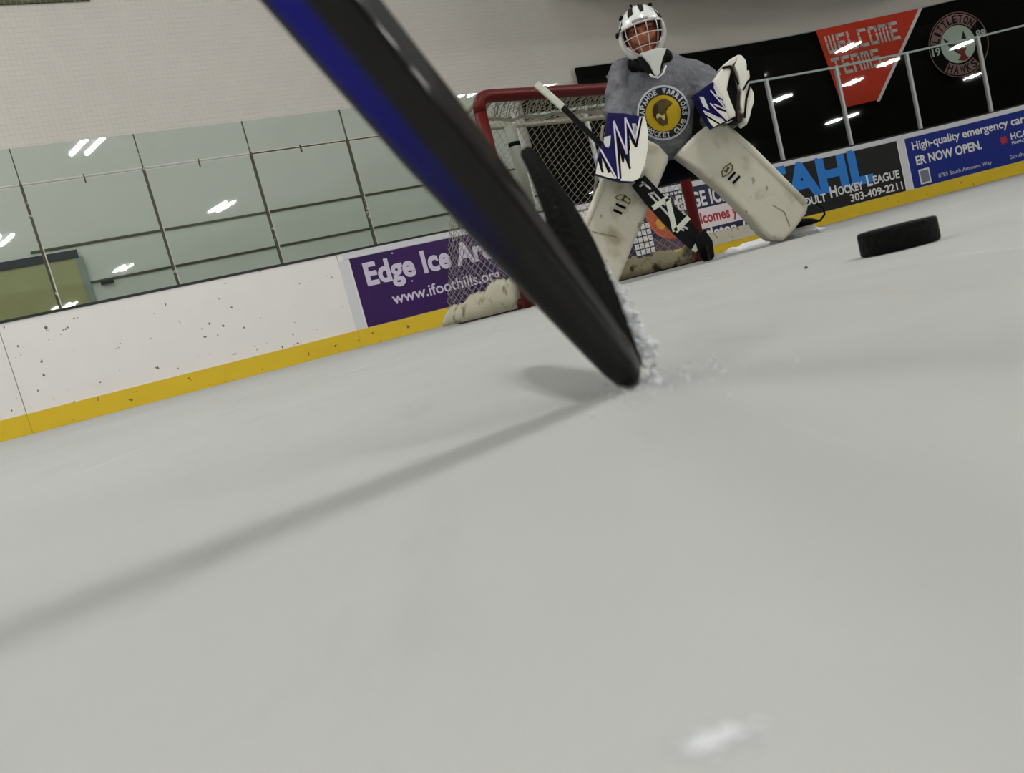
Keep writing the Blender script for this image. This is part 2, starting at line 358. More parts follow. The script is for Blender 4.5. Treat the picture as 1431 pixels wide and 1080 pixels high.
def ice_material():
    m = bpy.data.materials.new('ice'); m.use_nodes = True; nt = m.node_tree; b = nt.nodes['Principled BSDF']
    tc = nt.nodes.new('ShaderNodeTexCoord')
    def nz(scale, detail, stretch, rough=.55):
        mp = nt.nodes.new('ShaderNodeMapping'); mp.inputs['Scale'].default_value = stretch
        mp.inputs['Rotation'].default_value = (0, 0, .45)
        nt.links.new(tc.outputs['Object'], mp.inputs['Vector'])
        n = nt.nodes.new('ShaderNodeTexNoise'); n.inputs['Scale'].default_value = scale; n.inputs['Detail'].default_value = detail
        n.inputs['Roughness'].default_value = rough
        nt.links.new(mp.outputs['Vector'], n.inputs['Vector']); return n
    n1 = nz(6, 6, (1, 1, 1)); n2 = nz(22, 4, (1, .25, 1)); n3 = nz(1.1, 3, (1, 1, 1)); n4 = nz(40, 2, (1, .04, 1))
    def mix(fac, a, bcol):
        mx = nt.nodes.new('ShaderNodeMix'); mx.data_type = 'RGBA'
        nt.links.new(fac, mx.inputs[0])
        if isinstance(a, list): mx.inputs[6].default_value = a
        else: nt.links.new(a, mx.inputs[6])
        mx.inputs[7].default_value = bcol; return mx.outputs[2]
    def ramp(n, lo, hi, amt):
        r = nt.nodes.new('ShaderNodeMapRange'); r.inputs['From Min'].default_value = lo; r.inputs['From Max'].default_value = hi
        r.inputs['To Max'].default_value = amt; nt.links.new(n.outputs['Fac'], r.inputs['Value']); return r.outputs['Result']
    c = mix(ramp(n1, .35, .75, .55), lin((177,178,174)), lin((163,164,160)))
    c = mix(ramp(n2, .58, .72, .35), c, lin((149,150,146)))
    c = mix(ramp(n3, .45, .7, .35), c, lin((189,191,189)))
    c = mix(ramp(n4, .70, .74, .35), c, lin((212,215,214)))
    nt.links.new(c, b.inputs['Base Color'])
    b.inputs['Roughness'].default_value = .5; b.inputs['Specular IOR Level'].default_value = .3
    bu = nt.nodes.new('ShaderNodeBump'); bu.inputs['Strength'].default_value = .35; bu.inputs['Distance'].default_value = .002
    nt.links.new(n2.outputs['Fac'], bu.inputs['Height']); nt.links.new(bu.outputs['Normal'], b.inputs['Normal'])
    return m
M['ice'] = ice_material()

def glass_material(name, tint, refl=1.0):
    m = bpy.data.materials.new(name); m.use_nodes = True; nt = m.node_tree; nt.nodes.clear()
    out = nt.nodes.new('ShaderNodeOutputMaterial'); t = nt.nodes.new('ShaderNodeBsdfTransparent'); g = nt.nodes.new('ShaderNodeBsdfGlossy')
    t.inputs['Color'].default_value = tint; g.inputs['Roughness'].default_value = .02
    fr = nt.nodes.new('ShaderNodeFresnel'); fr.inputs['IOR'].default_value = 1.45
    ge = nt.nodes.new('ShaderNodeNewGeometry'); mr = nt.nodes.new('ShaderNodeMapRange'); mr.inputs['To Min'].default_value = 1.45; mr.inputs['To Max'].default_value = 1/1.45
    nt.links.new(ge.outputs['Backfacing'], mr.inputs['Value']); nt.links.new(mr.outputs['Result'], fr.inputs['IOR'])   # thin pane: no inner total reflection
    mx = nt.nodes.new('ShaderNodeMixShader')
    nt.links.new(fr.outputs['Fac'], mx.inputs['Fac']); nt.links.new(t.outputs[0], mx.inputs[1]); nt.links.new(g.outputs[0], mx.inputs[2])
    nt.links.new(mx.outputs[0], out.inputs['Surface']); return m
M['glass'] = glass_material('green_tinted_glass', (.88, .94, .92, 1))
M['glass_clear'] = glass_material('clear_glass', (.95, .97, .955, 1))
def emit(name, col, s):
    m = bpy.data.materials.new(name); m.use_nodes = True; nt = m.node_tree; nt.nodes.clear()
    out = nt.nodes.new('ShaderNodeOutputMaterial'); e = nt.nodes.new('ShaderNodeEmission')
    e.inputs['Color'].default_value = col; e.inputs['Strength'].default_value = s
    nt.links.new(e.outputs[0], out.inputs['Surface']); return m
M['bright_tube'] = emit('bright_tube', (1, .99, .955, 1), TUBE_LE*3.0)
M['tube'] = emit('lit_tube', (1, .99, .955, 1), TUBE_LE)

# ------------------------------------------------------------------ setting
ice = obj('floor', mesh([(-14,-40,0),(60,-40,0),(60,16,0),(-14,16,0)], [(0,1,2,3)]), M['ice']); tag(ice, 'pale grey scuffed ice of the rink', 'floor', kind='structure')

WOFF = 1.8
wl = band('wall_back', 0.1, SLEN-.05, 0, 7.2, WOFF, WOFF+.25, M['wall'], step=.3); tag(wl, 'pale beige end wall rising behind the rink glass', 'wall', kind='structure')
for k, (z, a, b_) in enumerate(((2.01, 3.6, 10.4), (1.55, 4.1, 10.4))):
    t_ = band('trim_%d' % (k+1), a, b_, z-.012, z+.012, WOFF-.02, WOFF, M['trim_dark']); tag(t_, ('upper' if k == 0 else 'lower')+' dark horizontal seam on the wall behind the glass', 'trim', kind='structure')
d1 = band('door_1', 1.2, 4.02, 0.02, 1.86, WOFF-.05, WOFF, M['olive']); tag(d1, 'olive yellow door panel behind the left glass', 'door', kind='structure')
band('lintel', 1.2, 4.06, 1.86, 1.95, WOFF-.07, WOFF, M['cap'], d1)
band('door_frame', 4.02, 4.10, 0.02, 1.86, WOFF-.06, WOFF, M['grey_pole'], d1)
band('latch', 4.20, 4.34, 1.50, 1.54, WOFF-.05, WOFF, M['cap'], d1)
# dark gallery side: black backdrop in front of the wall, unseen slab added overhead to keep the lamps off the upper wall
cu = band('black_backdrop', 11.5, SLEN-.1, 0.02, 3.36, WOFF-.12, WOFF-.08, M['curtain']); tag(cu, 'tall black backdrop hanging behind the glass to the right of the goal', 'backdrop')
band('lower_sheet', 10.42, 11.5, 0.02, 3.04, WOFF-.12, WOFF-.08, M['curtain'], cu)
tube('hanging_pipe', [bp(11.5+i*.4, 3.37, WOFF-.1) for i in range(22)], .012, M['channel'], cu, n=6)
bk = band('ceiling', 11.3, SLEN-.05, 4.6, 6.9, -2.3, WOFF, M['shade_slab'], step=.4); tag(bk, 'added unseen slab shading the upper end wall', 'ceiling', kind='structure')  # not a real ceiling: slab added only to shade the upper wall
gb = band('green_banner', 3.2, 5.0, 4.82, 5.9, WOFF-.03, WOFF-.01, M['green']); tag(gb, 'green banner high on the beige wall, only its bottom edge showing', 'banner')
band('hem', 3.2, 5.0, 4.81, 4.85, WOFF-.035, WOFF-.005, M['trim_dark'], gb)

# far sides of the hall, behind and to the right of the camera
M['hall'] = mat('dark_hall_wall', (74,72,62), .9, .2, noise_amt=.2, noise_scale=.4)
for nm, a, b_ in (('wall_right', (14.3,12.6), (52,4)), ('wall_far', (52,4), (52,-40)), ('wall_front', (52,-40), (-14,-40))):
    o = obj(nm, mesh([(a[0],a[1],0),(b_[0],b_[1],0),(b_[0],b_[1],9),(a[0],a[1],9)], [(0,1,2,3)]), M['hall']); tag(o, 'dark hall wall beyond the ice, outside the picture', 'wall', kind='structure')

hc = obj('ceiling', mesh([(17,16,7.3),(56,16,7.3),(56,-42,7.3),(17,-42,7.3)], [(0,1,2,3)]), M['hall']); tag(hc, 'dark hall ceiling over the far side of the rink, outside the picture', 'ceiling', kind='structure')
# boards
bd = empty('rink_boards', bp(9, 0, .03)); tag(bd, 'white rink boards with yellow kick plate curving around the end of the ice', 'boards')
seams = [0.1, 0.9, 3.22, 6.55, 9.2, 10.3, 12.7, 15.82, 18.2, SLEN-.1]
for a, b_ in zip(seams[:-1], seams[1:]):
    band('board_panel', a+.003, b_-.003, 0, 1.075, 0, .06, M['boards'], bd)
    band('kick_plate', a+.001, b_-.001, 0.0, .195, -.014, -.0005, M['yellow'], bd)
    band('cap_rail', a, b_, 1.078, 1.10, -.012, .075, M['cap'], bd)
band('white_edge', 6.62, SLEN-.1, 1.005, 1.076, -.008, -.0005, M['white_strip'], bd)
for s in (6.60, 15.84): band('sign_edge', s-.055, s+.055, .2, 1.004, -.006, -.0005, M['white_strip'], bd)
db = band('dirty_panel', 11.55, 13.02, .12, .30, -.020, -.0145, M['dirty_board'], bd)

# glass
gl = empty('rink_glass', bp(9, 1.1, .03)); tag(gl, 'tall glass panes on aluminium stanchions standing on the rink boards', 'glass')
jl = [0.45, 1.55, 2.65, 3.76, 4.86, 5.95, 7.05, 8.15, 9.25, 10.35, 11.3, 12.35, 13.60, 14.95, 16.30, 17.64, 18.98, SLEN-.1]
for i, (a, b_) in enumerate(zip(jl[:-1], jl[1:])):
    g = M['glass'] if a < 9 else M['glass_clear']
    band('pane', a+.006, b_-.006, 1.102, 2.30, .025, .037, g, gl, step=2)
    band('upper_pane', a+.006, b_-.006, 2.335, 2.67, .025, .037, g, gl, step=2)
for i, s in enumerate(jl):
    if s < 9:
        o = band('stanchion', s-.012, s+.012, 1.10, 2.33, .015, .06, M['gasket'], gl, step=2)
        band('joint', s-.005, s+.005, 2.33, 2.67, .02, .05, M['gasket'], gl, step=2)
        band('post_edge', s+.012, s+.022, 1.10, 1.75, .018, .05, M['alu'], o, step=2)
    else:
        band('stanchion', s-.02, s+.02, 1.10, 2.33, .01, .06, M['alu'], gl, step=2)
for a, b_ in zip(jl[:-1], jl[1:]):
    if a < 9:
        band('clip', (a+b_)/2-.006, (a+b_)/2+.006, 2.26, 2.34, .016, .045, M['gasket'], gl, step=2)
        band('seam_strip', a+.012, b_-.012, 2.312, 2.322, .022, .04, M['gasket'] if int(a*7) % 2 else M['channel'], gl, step=2)
    else:
        band('seam_strip', a+.02, b_-.02, 2.30, 2.33, .018, .045, M['channel'], gl, step=2)

# safety netting above the glass
V, Fc = [], []
for i in range(int(10.0/.05)):
    s = .2 + i*.05; add_tube(V, Fc, [bp(s, 2.68, .03), bp(s, 5.3, .03)], .0011, 3, caps=False)
for k in range(53):
    z = 2.69 + k*.05; add_tube(V, Fc, [bp(.2 + j*.52, z, .03) for j in range(20)], .0011, 3, caps=False)
nn = obj('safety_netting', mesh(V, Fc), M['netting_cord']); tag(nn, 'fine pale safety netting stretched above the rink glass', 'netting', kind='stuff')

# ceiling lights over the ice (above the frame; some show as twin streaks in the glass)
def ceiling_light(x, y, ang, H=6.5, L=1.5, m='tube'):
    r = empty('ceiling_light', (x, y, H)); tag(r, 'twin-tube ceiling light hanging high over the ice, above the picture', 'ceiling light', 'ceiling lights over the rink')
    c, s = math.cos(ang), math.sin(ang)
    def bx(nm, a0, a1, b0, b1, z0, z1, m):
        bm = bmesh.new(); box_bm(bm, a0, a1, b0, b1, z0, z1)
        bmesh.ops.transform(bm, matrix=Matrix.Translation((x, y, H)) @ Matrix.Rotation(ang, 4, 'Z'), verts=bm.verts)
        return obj(nm, bm_mesh(bm), m, r)
    bx('housing', -L/2-.05, L/2+.05, -.3, .3, .05, .14, M['white'])
    for q in (-.19, .19): bx('tube', -L/2, L/2, q-(.04 if x < 20 else .03), q+(.04 if x < 20 else .03), -.01, .045, M[m])
AN = math.radians(97.5)
ceiling_light(1.75, .75, AN, L=1.0, m='bright_tube')
for (x, y) in ((8.3,3.8),(-4.5,-2.0),(2.92,-3.52),(-3.4,-7.2),(4.66,-13.35),(11.15,-10.6),(12.75,-21.5),(6.2,-24.0),(14.6,-31.8),(24.3,.08),(31.0,-2.65),(32.0,-5.3),(43.6,-13.9),(47.05,-8.3),(12.0,1.95),(14.4,2.75),(17.0,3.65),(-6.5,1.9),(-3.4,5.0)):  # last lamp is added to brighten the left wall and boards
    ceiling_light(x, y, AN, L=1.5 if x < 20 else .9)

# ------------------------------------------------------------------ advertising panels on the boards
def sign_fn(off): return lambda s, z: bp(s, z, off)
def letters(name, body, s0, z0, cap, width, m, parent, bold=.02, ref=None, off=-.0085, spacing=1.0):
    return text_obj(name, body, s0, z0, cap, width, sign_fn(off), m, parent, bold, ref, spacing)

s1 = empty('purple_sign', bp(7.9, .2, -.004)); tag(s1, 'dark purple advertising panel reading Edge Ice Arena on the boards beside the goal', 'sign')
band('panel', 6.68, 9.15, .20, 1.0, -.006, -.001, M['purple'], s1)
letters('lettering', 'Edge Ice Arena', 6.81, .665, .245, 1.09, M['lav_white'], s1, .035, ref='Edge Ice')
letters('lettering', 'www.ifoothills.org', 7.05, .385, .13, .46, M['lav_white'], s1, .015, ref='www.')
for s, z in ((7.2,.965),(8.0,.965),(8.75,.965),(7.35,.60)): poly_on_boards('screw', disc_pts(s, z, .010, 8), -.0085, .002, M['lav_white'], s1)

s2 = empty('arena_sign', bp(11.6, .2, -.004)); tag(s2, 'navy and white panel welcoming visitors to Littleton, seen between the goalie\'s legs', 'sign')
band('panel', 10.45, 12.98, .20, 1.0, -.006, -.001, M['navy'], s2)
band('white_band', 11.74, 12.98, .385, .675, -.008, -.006, M['band_white'], s2)
letters('lettering', 'EDGE ICE ARENA', 11.46, .715, .20, .80, M['white'], s2, .03, ref='EDGE IC')
letters('lettering', 'Welcomes you', 11.50, .465, .145, .85, M['text_red'], s2, .03, ref='Welcomes')
letters('lettering', 'Littleton, CO', 11.62, .225, .165, .80, M['white'], s2, .03, ref='Littleton')
# printed tile pattern and glowing shape
for i in range(4):
    for j in range(8):
        if (i*3 + j*5) % 7 == 0 and j > 3: continue
        if i + j*.5 > 5: continue
        poly_on_boards('tile', [(10.60+i*.085+a, .24+j*.085+b) for a, b in ((0,0),(.068,0),(.068,.068),(0,.068))], -.0085, .002, M['white'], s2)
for i in range(8): poly_on_boards('tile', [(11.16+i*.075+a, .95+b) for a, b in ((0,0),(.055,0),(.055,.035),(0,.035))], -.0085, .002, M['white'], s2)
for i in range(3):
    for j in range(6):
        if (i + j*2) % 5 == 3: continue
        poly_on_boards('tile', [(11.42+i*.085+a, .38+j*.085+b) for a, b in ((0,.0),(.062,.0),(.05,.062),(.01,.06))], -.0085, .002, M['white'], s2)
poly_on_boards('orange_shape', [(10.86,.90),(11.0,.92),(11.15,.72),(11.36,.50),(11.40,.34),(11.2,.36),(11.02,.44),(10.90,.62)], -.008, .0015, M['orange'], s2)
poly_on_boards('plum_shape', [(10.93,.42),(11.2,.36),(11.40,.33),(11.40,.205),(10.95,.205)], -.0078, .0013, M['plum'], s2)
poly_on_boards('gold_shape', disc_pts(11.12, .60, .085, 20), -.0095, .0015, M['gold_print'], s2)

s3 = empty('league_sign', bp(14.4, .2, -.004)); tag(s3, 'black panel with big blue letters and phone number of the adult hockey league', 'sign')
band('panel', 13.05, 15.76, .20, 1.0, -.006, -.001, M['sign_black'], s3)
letters('lettering', 'EAHL', 13.15, .50, .49, 2.05, M['logo_blue'], s3, .045)
letters('lettering', 'A', 13.62, .355, .155, .14, M['white'], s3, .03, off=-.0105)
letters('lettering', 'DULT', 13.80, .355, .115, .42, M['white'], s3, .03, off=-.0105)
letters('lettering', 'H', 14.31, .385, .165, .14, M['white'], s3, .03, off=-.0105)
letters('lettering', 'OCKEY', 14.47, .395, .12, .50, M['white'], s3, .03, off=-.0105)
letters('lettering', 'L', 15.05, .42, .165, .11, M['white'], s3, .03, off=-.0105)
letters('lettering', 'EAGUE', 15.18, .43, .12, .51, M['white'], s3, .03, off=-.0105)
letters('lettering', '303-409-2211', 14.68, .245, .115, 1.03, M['white'], s3, .02)

s4 = empty('emergency_care_sign', bp(17.2, .2, -.004)); tag(s4, 'blue panel announcing emergency care on the boards at the right edge', 'sign')
band('panel', 15.92, 19.3, .20, 1.0, -.006, -.001, M['sign_blue'], s4)
letters('lettering', 'High-quality emergency care.', 16.03, .80, .125, 2.12, M['white'], s4, .02, ref='High-quality emergency car')
letters('lettering', 'ER NOW OPEN.', 16.05, .555, .135, 1.27, M['white'], s4, .03)
letters('lettering', '0785 South Ammons Way', 16.42, .275, .06, 1.02, M['pale_grey'], s4, .005)
letters('lettering', 'HCA', 17.86, .58, .10, .30, M['white'], s4, .02)
letters('lettering', 'HealthONE', 17.86, .50, .05, .34, M['white'], s4, .01)
letters('lettering', 'Southeast', 17.78, .275, .06, .42, M['pale_grey'], s4, .005)
poly_on_boards('white_square', [(16.06,.235),(16.27,.235),(16.27,.475),(16.06,.475)], -.008, .0015, M['white'], s4)
poly_on_boards('grey_square', [(16.085,.26),(16.245,.26),(16.245,.45),(16.085,.45)], -.0095, .0014, M['qr_grey'], s4)
star = []
for k in range(16):
    r = .085 if k % 2 == 0 else .045
    star.append((17.73 + r*math.cos(k*math.pi/8), .60 + r*math.sin(k*math.pi/8)))
poly_on_boards('red_burst', star, -.0085, .002, M['text_red'], s4)

# ------------------------------------------------------------------ banner and round emblem on the black backdrop
BO = WOFF - .25
def flat_map(s0):
    """flat vertical plane touching the line of the boards at s0"""
    def fn(s, z, off=0.0):
        p, a, b = Vector(bp(s0, z, off)), Vector(bp(s0-.3, z, off)), Vector(bp(s0+.3, z, off)); t = (b-a).normalized()
        return tuple(p + t*(s-s0))
    return fn
BF, EF = flat_map(16.9), flat_map(18.45)
bn = empty('welcome_banner', bp(17.0, 1.95, BO)); tag(bn, 'red pennant banner reading WELCOME TEAMS hanging on the black backdrop', 'banner')
poly_on_boards('cloth', [(15.92,3.345),(16.5,3.35),(17.1,3.35),(18.06,3.345),(16.84,1.93),(16.50,1.93),(16.13,1.935)], BO, .006, M['banner_red'], bn, BF)
poly_on_boards('white_edge', [(18.04,3.348),(18.12,3.348),(16.89,1.90),(16.82,1.90)], BO-.004, .005, M['white'], bn, BF)
BLK = {'W': [(0,0,.2,1),(.4,0,.6,1),(.8,0,1,1),(0,0,1,.18)], 'E': [(0,0,.25,1),(0,0,1,.18),(0,.41,.85,.59),(0,.82,1,1)], 'L': [(0,0,.25,1),(0,0,1,.18)],
       'C': [(0,0,.25,1),(0,0,1,.18),(0,.82,1,1)], 'O': [(0,0,.25,1),(.75,0,1,1),(0,0,1,.18),(0,.82,1,1)], 'M': [(0,0,.2,1),(.4,0,.6,1),(.8,0,1,1),(0,.82,1,1)],
       'T': [(.37,0,.63,1),(0,.82,1,1)], 'A': [(0,0,.25,1),(.75,0,1,1),(0,.82,1,1),(0,.38,1,.55)], 'S': [(0,0,1,.18),(0,.41,1,.59),(0,.82,1,1),(0,.41,.25,1),(.75,0,1,.59)]}
def block_word(word, s0, s1, z0, z1, lean):
    pitch = (s1-s0)/len(word); wd = pitch*.84
    for i, ch in enumerate(word):
        V, Fc = [], []
        for (a, b, c, d) in BLK[ch]:
            for lo, hi in ((b, min(d, .60)), (max(b, .65), d)):
                if hi - lo < .02: continue
                k = len(V)
                for x, y in ((a, lo), (c, lo), (c, hi), (a, hi)): V.append(BF(s0 - .2 + i*pitch + x*wd + y*lean, z0 + y*(z1-z0), BO-.003))
                Fc.append((k, k+1, k+2, k+3))
        obj('lettering', mesh(V, Fc), M['pale_grey'], bn)
block_word('WELCOME', 16.28, 17.80, 2.895, 3.215, -.03)
block_word('TEAMS', 16.32, 17.32, 2.50, 2.82, -.04)

em = empty('round_emblem', bp(18.62, 2.02, BO)); tag(em, 'round team emblem with white centre on the black backdrop at top right', 'emblem')
CS, CZ = 18.45, 2.55
poly_on_boards('disc', disc_pts(CS, CZ, .56, 48), BO, .01, M['curtain'], em, EF)
V, Fc = [], []
add_tube(V, Fc, [EF(s, z, BO-.002) for s, z in disc_pts(CS, CZ, .57, 56)], .008, 5, close=True)
obj('rim', mesh(V, Fc), M['pink_grey'], em)
poly_on_boards('white_centre', disc_pts(CS-.01, CZ+.01, .335, 40), BO-.004, .004, M['mint'], em, EF)
def arc_band(a0, a1, r0, r1, n=18): return [(CS+r0*math.cos(a0+(a1-a0)*i/n), CZ+r0*math.sin(a0+(a1-a0)*i/n)) for i in range(n+1)] + [(CS+r1*math.cos(a1-(a1-a0)*i/n), CZ+r1*math.sin(a1-(a1-a0)*i/n)) for i in range(n+1)]
def arc_text(body, r, a_mid, a_span, cap, m, parent, fn, bold=.03, flip=False, name='lettering'):
    n = len(body)
    for i, ch in enumerate(body):
        if ch == ' ': continue
        V, Fc = text_polys(ch, bold); wd = max(v[0] for v in V) - min(v[0] for v in V); xm = (max(v[0] for v in V) + min(v[0] for v in V))/2
        t = (i - (n-1)/2)/max(1, n-1); a = a_mid + (a_span if flip else -a_span)*t
        cw = r*a_span/max(1, n-1)*.82; sx = min(cw/wd, 1.5*cap/CAP); sz = cap/CAP
        P = []
        for x, y in V:
            x = (x-xm)*sx; y = y*sz - cap/2
            ux, uz = (-math.sin(a), math.cos(a)) if flip else (math.sin(a), -math.cos(a))
            rx, rz = (-math.cos(a), -math.sin(a)) if flip else (math.cos(a), math.sin(a))
            P.append(fn(r*math.cos(a) + x*ux + y*rx, r*math.sin(a) + x*uz + y*rz))
        obj(name, mesh(P, Fc), m, parent)
efn = lambda x, z: EF(CS+x, CZ+z, BO-.006)
poly_on_boards('upper_ring_print', arc_band(math.radians(38), math.radians(168), .36, .54), BO-.003, .002, M['pink_grey'], em, EF)
poly_on_boards('lower_ring_print', arc_band(math.radians(228), math.radians(308), .36, .54), BO-.003, .002, M['pink_grey'], em, EF)
arc_text('LITTLETON', .45, math.radians(103), math.radians(112), .13, M['dull_dark'], em, efn, .03)
arc_text('HAWKS', .45, math.radians(268), math.radians(62), .13, M['dull_dark'], em, efn, .03, flip=True)
text_obj('lettering', '19', -.53, -.10, .13, .16, efn, M['mint'], em, .03)
text_obj('lettering', '88', .36, .03, .13, .19, efn, M['mint'], em, .03)
poly_on_boards('dark_wing', [(CS-.28,CZ+.17),(CS-.08,CZ+.02),(CS+.03,CZ+.0),(CS+.08,CZ+.12),(CS+.13,CZ+.22),(CS+.17,CZ+.06),(CS+.16,CZ-.03),(CS-.02,CZ-.10),(CS-.03,CZ-.17),(CS-.16,CZ-.04),(CS-.24,CZ+.08)], BO-.006, .002, M['dull_dark'], em, EF)
poly_on_boards('red_mark', [(CS-.06,CZ-.08),(CS+.14,CZ-.08),(CS+.09,CZ-.15),(CS+.10,CZ-.22),(CS+.15,CZ-.27),(CS+.05,CZ-.31),(CS-.07,CZ-.27),(CS+.0,CZ-.20)], BO-.007, .002, M['dull_red'], em, EF)

# ------------------------------------------------------------------ goal
A = Vector((.21, 4.36, 0)); B = Vector((1.475, 5.25, 0)); EW = (B-A).normalized(); DB = Vector((-EW.y, EW.x, 0)); HG = 1.185; UP = Vector((0, 0, 1))
goal = empty('hockey_goal', (A+B)/2); tag(goal, 'red-framed hockey goal with white netting behind the goalie', 'goal')
R = .036
def fil(p, c, q, r=.09, n=5):
    a = c + (p-c).normalized()*r; b = c + (q-c).normalized()*r
    return [a*(1-t)**2 + c*2*t*(1-t) + b*t*t for t in [i/n for i in range(n+1)]]
TA, TB = A+UP*HG, B+UP*HG
tube('post', [A+UP*.002, A+UP*(HG*.5), TA-UP*.09], R, M['red_pipe'], goal, 14)
tube('post', [B+UP*.002, B+UP*(HG*.5), TB-UP*.09], R, M['red_pipe'], goal, 14)
tube('crossbar', fil(A, TA, TB) + [(TA+TB)/2] + fil(TA, TB, B), R, M['red_pipe'], goal, 14)
A1 = A + DB*.98 + EW*.06; B1 = B + DB*.98 - EW*.06
base = [A+UP*.03] + fil(A, A1, B1, .25) + fil(A1, B1, B, .25) + [B+UP*.03]
tube('base_pipe', [Vector((p.x, p.y, .032)) for p in base], .03, M['red_pipe'], goal, 10)
A2 = A + DB*.42 + EW*.08 + UP*1.13; B2 = B + DB*.42 - EW*.08 + UP*1.13
tube('top_back_bar', [TA-UP*.02] + fil(TA, A2, B2, .12) + fil(A2, B2, TB, .12) + [TB-UP*.02], .016, M['goal_cord'], goal, 8)
def patch_strands(P00, P10, P11, P01, pitch, sag, nrm, r=.0019):
    """diamond mesh on a four-cornered patch"""
    V, Fc = [], []
    Lu = ((P10-P00).length + (P11-P01).length)/2; Lv = ((P01-P00).length + (P11-P10).length)/2
    def pt(u, v):
        a, b = u/Lu, v/Lv
        p = P00*(1-a)*(1-b) + P10*a*(1-b) + P11*a*b + P01*(1-a)*b
        return p + nrm*(sag*math.sin(math.pi*a)*math.sin(math.pi*b) + .008*noise.noise(p*9))
    st = pitch*math.sqrt(2)
    for sgn in (1, -1):
        k = -int(Lv/st)-2 if sgn == 1 else 0
        while True:
            c = k*st; k += 1
            if c > Lu + Lv: break
            lo, hi = (max(0, -c), min(Lv, Lu-c)) if sgn == 1 else (max(0, c-Lu), min(Lv, c))
            if hi - lo < .02: 
                if c > Lu+Lv: break
                continue
            n = max(2, int((hi-lo)/.12)+1)
            add_tube(V, Fc, [pt(c + sgn*(lo+(hi-lo)*i/n), lo+(hi-lo)*i/n) for i in range(n+1)], r, 3, caps=False)
    return mesh(V, Fc)
up0 = UP*.06
for nm, q, sg, nr in (('side_netting', (A+up0, A1+up0, A2, TA), .05, -EW), ('side_netting', (B+up0, B1+up0, B2, TB), .05, EW),
                      ('back_netting', (A1+up0, B1+up0, B2, A2), .10, DB), ('top_netting', (TA, TB, B2, A2), -.05, UP)):
    o = obj(nm, patch_strands(*q, .042 if nm != 'top_netting' else .03, sg, nr, .0018), M['goal_cord'], goal); tag(o, kind='stuff')
# bunched lace under the crossbar
V, Fc = [], []
n = 70
for i in range(n):
    p = TA.lerp(TB, (i+.7)/(n+.5)); q = p + DB*(.10+.03*math.sin(i*1.7)) - UP*(.085+.02*math.sin(i*2.3)) + EW*.012*math.sin(i*1.1)
    add_tube(V, Fc, [p-UP*.02, p.lerp(q, .5)+DB*.01, q], .0042, 4, caps=False)
add_tube(V, Fc, [TA.lerp(TB, t/20)+DB*.11-UP*(.10+.012*math.sin(t*2.1)) for t in range(21)], .010, 6)
tag(obj('lacing', mesh(V, Fc), M['goal_cord'], goal), kind='stuff')
# back seam rope and grey sleeve with a black band
tube('seam_rope', [B + DB*.50 - EW*.12 + UP*1.10, B + DB*.80 - EW*.12 + UP*.58], .010, M['goal_cord'], goal, 6)
tube('seam_rope', [B + DB*.80 - EW*.12 + UP*.58, B + DB*.82 - EW*.28 + UP*.58], .008, M['goal_cord'], goal, 6)
sp = A + DB*.36 + EW*.48
tube('support_sleeve', [sp+UP*.60, sp+UP*1.11], .036, M['grey_pole'], goal, 12)
tube('black_band', [sp+UP*.985, sp+UP*1.01], .0385, M['black'], goal, 12)
# canvas skirt along the base
def skirt(p, q, h0, h1, seed, m=M['skirt'], inset=.0):
    rr = random.Random(seed); n = 44; rings = []
    for i in range(n+1):
        t = i/n; c = p.lerp(q, t); d = (q-p).normalized(); nr = Vector((d.y, -d.x, 0))
        h = (h0*(1-t)+h1*t)*(1+.10*math.sin(i*.47+seed)) + rr.uniform(-.016, .016); th = .038 + rr.uniform(0, .016)
        rings.append([c+nr*th+UP*.012, c+nr*(th+.006)+UP*h*.45, c+nr*.022+UP*h*.92, c+UP*h, c-nr*.022+UP*h*.9, c-nr*(th+.004)+UP*h*.45, c-nr*th+UP*.012])
    return loft_mesh(rings)
obj('canvas_skirt', skirt(A+DB*.08, A1, .215, .10, 3), M['skirt'], goal, True)
obj('canvas_skirt', skirt(A1, B1, .10, .15, 5), M['skirt'], goal, True)
obj('canvas_skirt', skirt(B+DB*.05, B1, .13, .15, 8), M['skirt_shaded'], goal, True)

# ------------------------------------------------------------------ goalie
M['skin'] = mat('skin', (160,96,66), .55, .3)
M['jersey'] = mat('grey_jersey', (114,115,120), .9, .1, noise_amt=.14, noise_scale=9, bump=1.0, bump_scale=11, bump_dist=.06)
M['pants'] = mat('navy_pants', (10,11,24), .85, .1, bump=.6, bump_scale=16)
M['pad'] = speckle(speckle(mat('worn_white_pad', (206,202,184), .6, .3, noise_amt=.07, noise_scale=5, bump=.25, bump_scale=25), (160,149,122), 6, .53, .14, 6, amount=.8), (120,108,84), 24, .66, .05, 4, stretch=(1,1,.5), amount=.7)
M['glove_white'] = speckle(mat('glove_white', (232,230,216), .5, .4, noise_amt=.06, noise_scale=14), (120,118,96), 30, .70, .05, 3)
M['glove_blue'] = mat('glove_navy', (6,4,68), .55, .15, noise_amt=.15, noise_scale=10)
M['glove_line'] = mat('glove_black_line', (8,5,8), .7, .1)
M['mask_white'] = mat('mask_white', (226,228,222), .22, .5, coat=.5)
M['wire'] = mat('cage_wire', (196,190,190), .35, .5, metal=.4)
M['clear_visor'] = mat('grey_trim', (150,146,142), .35)
M['tan'] = mat('tan_leather', (150,132,104), .7, noise_amt=.15, noise_scale=20)
M['lace'] = speckle(mat('maroon_lace', (52,34,36), .8), (130,120,118), 60, .58, .05)
M['crest_gold'] = mat('crest_gold', (196,164,34), .7, .2, noise_amt=.08, noise_scale=14)
M['crest_black'] = mat('crest_black', (16,16,22), .8)
M['crest_white'] = mat('crest_grey_white', (196,202,206), .8)
